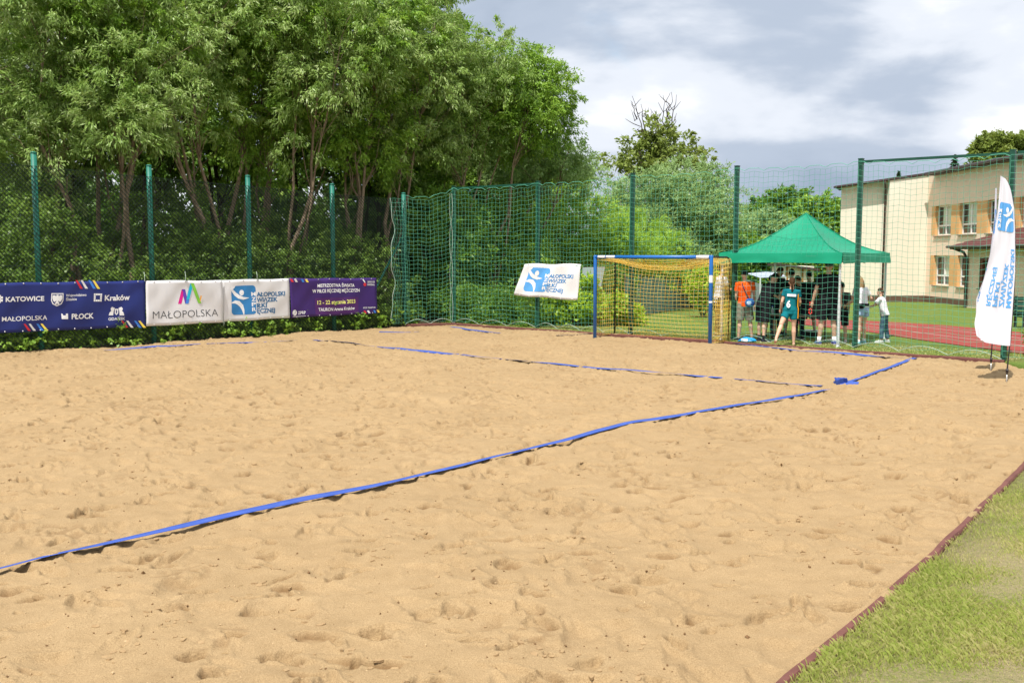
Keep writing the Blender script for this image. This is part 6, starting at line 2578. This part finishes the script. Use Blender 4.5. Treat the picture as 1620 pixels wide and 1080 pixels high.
def grove():
    g = 'trees of the grove behind the left fence'
    # (foot px, distance, [stem tops px,py], [crown ellipsoids px,py,rx,ry], leaves, label, clumps)
    T = [
        (-60, 24.0, [(-40, 90), (-90, 60)], [(-50, 60, 120, 190), (-30, 240, 90, 70)], LM_WIL, 'silvery willow cut by the left edge of the photo', 60),
        (128, 24.5, [(92, 40), (60, 60)], [(60, 40, 130, 150), (40, 190, 110, 90), (110, 170, 70, 80)], LM_WIL, 'silver green willow whose thin curved trunk rises behind the dark blue banner', 80),
        (160, 26.0, [(146, 20), (200, -40)], [(180, -40, 120, 130), (170, 120, 90, 80)], LM_GRN, 'green tree between the silver willow and the second fence post', 70),
        (196, 25.0, [(224, 30), (190, 60)], [(235, 70, 110, 150), (215, 200, 80, 70)], LM_WIL, 'pale willow with a slender light trunk beside the second fence post', 80),
        (352, 26.5, [(262, 110), (225, -20), (290, 30)], [(300, 10, 120, 150), (275, 160, 90, 90)], LM_WIL, 'willow with a long trunk slanting to the left above the white banners', 80),
        (372, 28.5, [(366, 40), (410, -40)], [(385, 40, 95, 130), (370, 180, 70, 70), (390, -90, 120, 90)], LM_GRN, 'bright green tree with an upright trunk beside the third fence post', 80),
        (405, 29.5, [(440, 40), (425, 90)], [(455, 70, 95, 130), (440, 200, 70, 60)], LM_GRN, 'green tree with twin reddish stems right of the third fence post', 75),
        (448, 28.0, [(505, 120), (480, 20), (540, 60)], [(520, 40, 105, 120), (500, 170, 80, 80)], LM_WIL, 'willow whose trunk leans right and forks above the purple banner', 80),
        (563, 29.5, [(566, 60), (600, 20), (545, 90)], [(575, 90, 100, 110), (580, 210, 70, 60)], LM_GRN, 'leafy tree with several brown stems near the fourth fence post', 80),
        (606, 30.5, [(655, 30), (690, 20), (630, 60)], [(640, 10, 95, 125), (660, 130, 95, 90), (640, 230, 70, 50)], LM_WIL, 'tallest silvery willow with a thick trunk near the corner of the fences', 100),
        (692, 32.5, [(760, 150), (800, 120), (740, 190)], [(755, 110, 80, 62), (740, 195, 70, 60), (700, 220, 50, 50)], LM_WIL, 'willow leaning to the right with a fork of pale stems above the corner', 85),
        (770, 33.5, [(826, 200), (842, 130), (792, 170)], [(812, 160, 74, 72), (780, 128, 52, 46), (846, 190, 48, 46)], LM_GRN, 'round green tree at the right end of the grove leaning over the netting', 105),
        (800, 36.0, [(860, 240), (905, 235)], [(862, 252, 48, 32), (825, 265, 55, 32), (900, 264, 30, 28)], LM_SIL, 'small airy tree peeping out under the right end of the grove', 46),
    ]
    for i, (px, Y, tops, el, lm, lab, n) in enumerate(T):
        b = foot(px, Y)
        tp = [at(x, y, Y + rt.uniform(-.6, .9)) for x, y in tops]
        es = [ell(x, y, Y + rt.uniform(-.5, .5), rx, ry) for x, y, rx, ry in el]
        tree('willow_tree' if lm is LM_WIL else 'broadleaf_tree', lab, b, tp, es, int(n * .56), (.55, 1.05), 800, (.135, .032) if lm is LM_WIL else (.125, .042), lm, BARK, .075 + .02 * rt.random(), rt, g, droop=.5, seed=100 + i, inner=.42, spray=(22, 58, .25))
    # rear row: fills the gaps, most leaves coloured darker to stand in for shade
    RW_ = [(-40, 31, 40, 110, 230), (90, 32, 60, 120, 220), (230, 32.5, 40, 120, 230), (350, 34, 70, 110, 220), (470, 35, 80, 105, 210), (590, 36.5, 100, 95, 190), (690, 38, 150, 80, 140), (775, 40, 210, 70, 95), (845, 46, 290, 70, 60)]
    for i, (px, Y, cy, rx, ry) in enumerate(RW_):
        b = foot(px, Y)
        tp = [at(px + rt.uniform(-30, 30), cy - ry * .5, Y), at(px + rt.uniform(-60, 60), cy - ry * .2, Y)]
        es = [ell(px, cy, Y, rx, ry, 2.2), ell(px + rt.uniform(-25, 25), cy + ry * .8, Y, rx * .75, ry * .45, 1.8)]
        wh = ['behind the willow at the left edge', 'behind the first fence post', 'behind the second fence post', 'behind the middle of the grove', 'behind the leaning forked willow', 'behind the brown stemmed tree', 'behind the tallest willow', 'behind the round tree at the grove end', 'lowest of the rear row, right of the grove'][i]
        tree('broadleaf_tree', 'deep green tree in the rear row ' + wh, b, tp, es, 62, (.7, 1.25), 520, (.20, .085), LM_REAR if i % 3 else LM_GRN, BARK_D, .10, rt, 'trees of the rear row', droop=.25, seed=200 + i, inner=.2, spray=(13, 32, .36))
    # slim bare stems standing in the grove
    ST = [(330, 395, 296, 200, 27.5), (215, 340, 150, 190, 26), (540, 440, 575, 210, 30), (420, 330, 432, 140, 31), (610, 300, 700, 120, 32), (480, 330, 520, 180, 31), (665, 300, 730, 190, 33), (395, 340, 425, 100, 30)]
    for i, (x0, y0, x1, y1, Y) in enumerate(ST):
        b = foot(x0 + (x0 - x1) * .25, Y)
        o = empty('bare_sapling', b, ['thin bare sapling slanting left behind the white logo banner', 'thin bare stem leaning left by the second fence post', 'thin bare stem rising right of the purple banner', 'upright bare stem behind the third fence post', 'bare stem slanting up over the corner post', 'thin forked stem above the purple banner', 'bare stem leaning right under the round tree', 'reddish bare stem between the third and fourth posts'][i], 'tree', 'bare saplings in the grove')
        mb = MB()
        pts = wiggle(b, at(x1, y1, Y + .5), 8, .35, rt)
        mb.tube(pts, [.05 - .004 * k for k in range(9)], 6)
        mb.build('trunk', BARK, o, smooth=True)
        mb = MB()
        for k in (4, 5, 6, 7, 8):
            for s in (-1, 1):
                q = pts[k]
                mb.tube(wiggle(q, q + Vector((s * rt.uniform(.3, .8), rt.uniform(-.3, .3), rt.uniform(.4, .9))), 3, .15, rt), [.014, .010, .007, .004], 4, cap=False)
        mb.build('twigs', BARK, o)


grove()


def undergrowth():
    rng = np.random.default_rng(77)
    rr = random.Random(5)
    cl = []
    # shrubs and climbers on the slope behind the fence, up to head height and more
    for _ in range(430):
        t = rr.uniform(-.6, 13.5)
        d = rr.uniform(.5, 4.2)
        p = LF0 - U * t - Vector((V.x, V.y, 0)) * d
        hmax = (.7 + .75 * d) * (0.75 + .5 * mnoise.noise((t * .5, d * .4, 3)) + .25)
        z = rr.uniform(.1, 1.0) ** .8 * min(3.4, hmax)
        cl.append((p.x, p.y, z, rr.uniform(.28, .6)))
    C, D, N0 = spray_points(cl, 44, 24, rng, .2, .3)
    v = leaf_arrays(C, D, .105, .058, rng, N0=N0)
    o = link_mesh('undergrowth', np_mesh('undergrowth', v, np.arange(len(v)), 4), leaf_mat('undergrowth_leaves', [(0.07, 0.135, 0.022), (0.11, 0.20, 0.03), (0.155, 0.26, 0.042), (0.22, 0.33, 0.065)], .38))
    tag(o, 'tangled shrubs and climbers filling the slope behind the left fence', 'undergrowth', kind='stuff')
    # low leafy plants right at the foot of the fence
    cl = []
    for _ in range(620):
        t = rr.uniform(-.8, 14.5)
        d = rr.uniform(.02, 1.1)
        p = LF0 - U * t - Vector((V.x, V.y, 0)) * d
        cl.append((p.x, p.y, rr.uniform(.0, .30 + .28 * d), rr.uniform(.13, .28)))
    C, D, N0 = spray_points(cl, 190, 13, rng, .11, .1)
    v = leaf_arrays(C, D, .078, .058, rng, N0=N0)
    o = link_mesh('ground_cover', np_mesh('ground_cover', v, np.arange(len(v)), 4), leaf_mat('ground_cover_leaves', [(0.11, 0.21, 0.025), (0.16, 0.29, 0.035), (0.22, 0.37, 0.05), (0.30, 0.45, 0.09)], .3))
    tag(o, 'low bright green leafy plants at the foot of the left fence', 'ground cover', kind='stuff')
    # weeds behind the corner netting
    cl = []
    for _ in range(150):
        u = rr.uniform(-1.5, 2.6)
        p = EP[1] + ED * u - EN * rr.uniform(.35, 2.2)
        cl.append((p.x, p.y, rr.uniform(0, .9), rr.uniform(.2, .42)))
    C, D = foliage_points(cl, 900, rng, .1, .9, 2.0)
    v = leaf_arrays(C, D, .10, .05, rng)
    o = link_mesh('weeds', np_mesh('weeds', v, np.arange(len(v)), 4), LM_DRK)
    tag(o, 'dark weeds growing behind the corner of the netting', 'weeds', kind='stuff')


undergrowth()


def bush(name, label, els, n, rcl, per, leaf, lm, seed, cat='bush', droop=.1, group=None, stems=5, inner=.4, spray=None):
    rg = random.Random(seed)
    cl = clumps_in(els, n, rg, *rcl, inner)
    cx = sum(e[0] for e in els) / len(els); cy = sum(e[1] for e in els) / len(els)
    b = Vector((cx, cy, gz(cx, cy)))
    cl = [(x, y, max(z, b.z + .05), r) for x, y, z, r in cl]
    o = empty(name, b, label, cat, group)
    link_mesh('foliage', leaf_mesh('foliage', cl, per, leaf[0], leaf[1], seed, droop, spray=spray), lm, o)
    mb = MB()
    for k in range(stems):
        c = cl[rg.randrange(len(cl))]
        mb.tube(wiggle(b + Vector((rg.uniform(-.2, .2), rg.uniform(-.1, .1), -.1)), Vector(c[:3]), 4, .2, rg), [.04, .032, .025, .018, .01], 5, cap=False)
    mb.build('stem', BARK, o)
    return o


def shrubs():
    # dark thicket behind the corner
    bush('bush', 'dark green thicket behind the corner of the netting', [ell(700, 400, 31.5, 75, 95, 1.2), ell(670, 330, 33, 60, 60, 1.2)], 80, (.4, .8), 620, (.14, .06), LM_DRK, 41, spray=(22, 34, .26))
    bush('bush', 'feathery mid green bush behind the netting left of the white flag', [ell(790, 400, 34.5, 75, 90, 1.5), ell(745, 340, 35, 50, 50, 1.2)], 85, (.4, .8), 620, (.15, .05), LM_GRN, 42, spray=(24, 36, .26))
    bush('willow_bush', 'bright feathery willow bush behind the goal left post', [ell(905, 370, 38, 100, 72, 1.8), ell(960, 400, 38.5, 80, 60, 1.6), ell(860, 350, 39, 60, 50, 1.5)], 110, (.45, .9), 640, (.17, .036), LM_BRT, 43, droop=-.1, spray=(24, 40, .27))
    bush('willow_bush', 'round pale grey green willow beyond the goal', [ell(1065, 345, 47, 100, 70, 3), ell(1020, 340, 47.5, 70, 55, 2.5), ell(1110, 370, 46, 55, 62, 2), ell(1090, 300, 47, 55, 32, 2)], 150, (.5, 1.1), 560, (.18, .055), LM_SIL, 44, cat='tree', inner=.5, spray=(16, 40, .33))
    bush('willow_bush', 'low bright green bush in front of the round willow', [ell(1015, 398, 42, 75, 45, 1.4), ell(950, 420, 41, 55, 35, 1.2)], 70, (.4, .8), 620, (.16, .04), LM_BRT, 45, droop=-.1, spray=(24, 36, .26))
    bush('bush', 'dark green bush right behind the goal and tent', [ell(1125, 415, 46, 45, 40, 1.4), ell(1080, 430, 47, 70, 32, 1.5)], 60, (.45, .85), 560, (.16, .07), LM_DRK, 46, spray=(20, 34, .28))
    # light maple-like shrubs at the edge of the lawn
    bush('shrub', 'lime green broad leaved shrub below the white flag', [ell(815, 505, 28.6, 42, 22, .5), ell(775, 512, 28.9, 28, 12, .4)], 60, (.16, .30), 1700, (.12, .085), LM_LIM, 47, group='lime green shrubs along the netting')
    bush('shrub', 'lime green broad leaved shrub between the white flag and the goal', [ell(900, 490, 28.0, 50, 30, .5), ell(925, 470, 28.2, 28, 34, .4)], 70, (.16, .30), 1700, (.12, .085), LM_LIM, 48, group='lime green shrubs along the netting')
    bush('shrub', 'lime green shrub seen through the goal net near its left post', [ell(974, 488, 27.6, 30, 21, .5), ell(1000, 500, 27.9, 18, 13, .4)], 60, (.16, .30), 1700, (.12, .085), LM_LIM, 49, group='lime green shrubs along the netting')
    bush('shrub', 'rounded yellow green shrub seen through the right half of the goal', [ell(1112, 455, 33.5, 24, 32, .6)], 46, (.2, .36), 1300, (.12, .08), LM_LIM, 50)
    bush('shrub', 'dark low shrub behind the grey sheet board', [ell(960, 450, 33, 45, 40, .8)], 40, (.25, .45), 900, (.12, .06), LM_DRK, 51)
    bush('shrub', 'small grassy shrub by the corner kerb at the right edge', [ell(1640, 540, 19, 30, 18, .3)], 14, (.12, .2), 1500, (.09, .04), LM_OLV, 52)


shrubs()


def dead_top_tree():
    Y = 56.0
    b = foot(1040, Y)
    rg = random.Random(8)
    es = [ell(1040, 222, Y, 50, 38, 2), ell(1030, 262, Y, 66, 26, 2.2), ell(1085, 262, Y, 42, 26, 1.6), ell(985, 268, Y, 30, 20, 1.5)]
    o = tree('broadleaf_tree', 'olive green tree with a bare dead top above the round willow', b, [at(1042, 190, Y), at(1010, 230, Y), at(1075, 235, Y)], es, 70, (.4, .8), 330, (.24, .13), LM_OLV, BARK_D, .18, rg, droop=.15, seed=301, inner=.2, spray=(13, 22, .38))
    mb = MB()
    for (x, y, x1, y1) in ((1022, 210, 1000, 152), (1022, 205, 1014, 165), (1030, 205, 1022, 172), (1045, 205, 1034, 175), (1048, 200, 1052, 158), (1056, 205, 1062, 146), (1060, 200, 1070, 150), (1062, 205, 1068, 185), (1018, 195, 990, 188), (1008, 175, 998, 162), (1058, 175, 1050, 150)):
        mb.tube(wiggle(at(x, y + 14, Y), at(x1, y1, Y + rg.uniform(-.6, .6)), 5, .35, rg), [.04, .034, .028, .022, .016, .01], 5, cap=False)
        q = at((x + x1) / 2, (y + y1) / 2, Y)
        for s in (-1, 1):
            mb.tube(wiggle(q, at((x + x1) / 2 + s * rg.uniform(4, 12), (y + y1) / 2 - rg.uniform(6, 18), Y), 3, .12, rg), [.02, .016, .013, .008], 4, cap=False)
    mb.build('dead_branches', BARK_D, o)


dead_top_tree()


def far_trees():
    D_ = [
        ('large round dark green tree above the tent peak', 1247, 78, [(1246, 325, 30, 22), (1230, 345, 38, 20), (1268, 345, 36, 18)], LM_DRK),
        ('wide grey green tree behind the left slope of the tent', 1205, 70, [(1200, 372, 42, 30), (1175, 385, 28, 24), (1235, 375, 36, 28)], LM_SIL),
        ('dark green tree touching the building behind the tent', 1305, 74, [(1305, 362, 34, 36), (1285, 350, 30, 26), (1325, 345, 18, 18)], LM_GRN),
        ('low green tree between the round willow and the tent', 1160, 62, [(1160, 398, 30, 26), (1140, 410, 24, 18)], LM_GRN),
        ('olive tree rising behind the school roof near the right edge', 1580, 84, [(1576, 238, 22, 14), (1560, 247, 18, 8), (1590, 246, 16, 10)], LM_OLV),
        ('second olive tree top at the very right edge behind the roof', 1628, 84, [(1630, 240, 24, 16)], LM_OLV),
    ]
    for i, (lab, px, Y, el, lm) in enumerate(D_):
        rg = random.Random(60 + i)
        b = foot(px, Y)
        es = [ell(x, y, Y, rx, ry) for x, y, rx, ry in el]
        tree('broadleaf_tree', lab, b, [at(el[0][0], el[0][1], Y)], es, 70, (.6, 1.15), 300, (.32, .16), lm, BARK_D, .2, rg, 'trees in the far background', droop=.15, seed=400 + i, spray=(12, 26, .42))
    # hedge-like mass under the far trees
    rr = random.Random(3)
    cl = []
    for _ in range(230):
        px = rr.uniform(1135, 1340); Y = rr.uniform(60, 70)
        c = at(px, rr.uniform(395, 462), Y)
        cl.append((c.x, c.y, c.z, rr.uniform(.6, 1.1)))
    o = link_mesh('far_hedge', leaf_mesh('far_hedge', cl, 190, .3, .15, 9, .1), LM_DRK)
    tag(o, 'dark green far hedge mass beneath the trees behind the tent', 'hedge', kind='stuff')
    # the wood behind the grove
    cl = []
    for _ in range(640):
        Y = rr.uniform(38, 47)
        px = rr.uniform(-700, 800)
        c = at(px, 404, Y)
        z = rr.uniform(0, 1) ** .8 * (6.0 if px < 560 else 4.2)
        cl.append((c.x, c.y, z, rr.uniform(.8, 1.4)))
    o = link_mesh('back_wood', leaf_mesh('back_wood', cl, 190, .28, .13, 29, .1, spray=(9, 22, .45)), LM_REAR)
    tag(o, 'dim leafy wood filling the background behind the grove', 'wood', kind='stuff')
    # fir tops behind the roof
    for i, (px, top, base, w, lab) in enumerate(((1511, 247, 290, 17, 'dark fir tip showing above the school roof'), (1422, 274, 300, 7, 'tiny fir tip peeping over the gable roof'))):
        Y = 90
        b = foot(px, Y)
        o = empty('fir_tree', b, lab, 'tree')
        tp = at(px, top, Y); bs = at(px, base, Y)
        mb = MB(); mb.tube([b, tp], [.22, .03], 6); mb.build('trunk', BARK_D, o)
        C, D = [], []
        rg = np.random.default_rng(5 + i)
        for k in range(9):
            t = k / 8
            z = tp.z + (bs.z - tp.z) * t
            rad = w * Y / F * (.12 + .95 * t)
            n = int(60 + 160 * t)
            a = rg.uniform(0, 6.28, n); q = rg.uniform(.1, 1, n)
            C.append(np.stack([tp.x + np.cos(a) * rad * q, tp.y + np.sin(a) * rad * q, z - .35 * rad * q + rg.normal(size=n) * .06], -1))
            D.append(np.stack([np.cos(a), np.sin(a), -.35 + 0 * a], -1))
        v = leaf_arrays(np.concatenate(C), np.concatenate(D), .34, .12, rg)
        link_mesh('crown', np_mesh('crown', v, np.arange(len(v)), 4), LM_FIR, o)
    # the wooded rim of the valley closes the horizon
    rr = random.Random(14)
    cl = []
    for _ in range(420):
        Y = rr.uniform(120, 150)
        px = rr.uniform(-500, 2100)
        c = at(px, 404, Y)
        z = gz(0, 100) + rr.uniform(0, 1) ** .7 * (5.5 + 2.5 * mnoise.noise((px * .006, 2, 1)))
        cl.append((c.x, c.y, z, rr.uniform(1.3, 2.6)))
    o = link_mesh('distant_wood', leaf_mesh('distant_wood', cl, 40, .8, .5, 19, .1), LM_DRK)
    tag(o, 'distant dark woodland closing the horizon', 'wood', kind='stuff')


far_trees()


bpy.data.scenes.remove(BENCH)
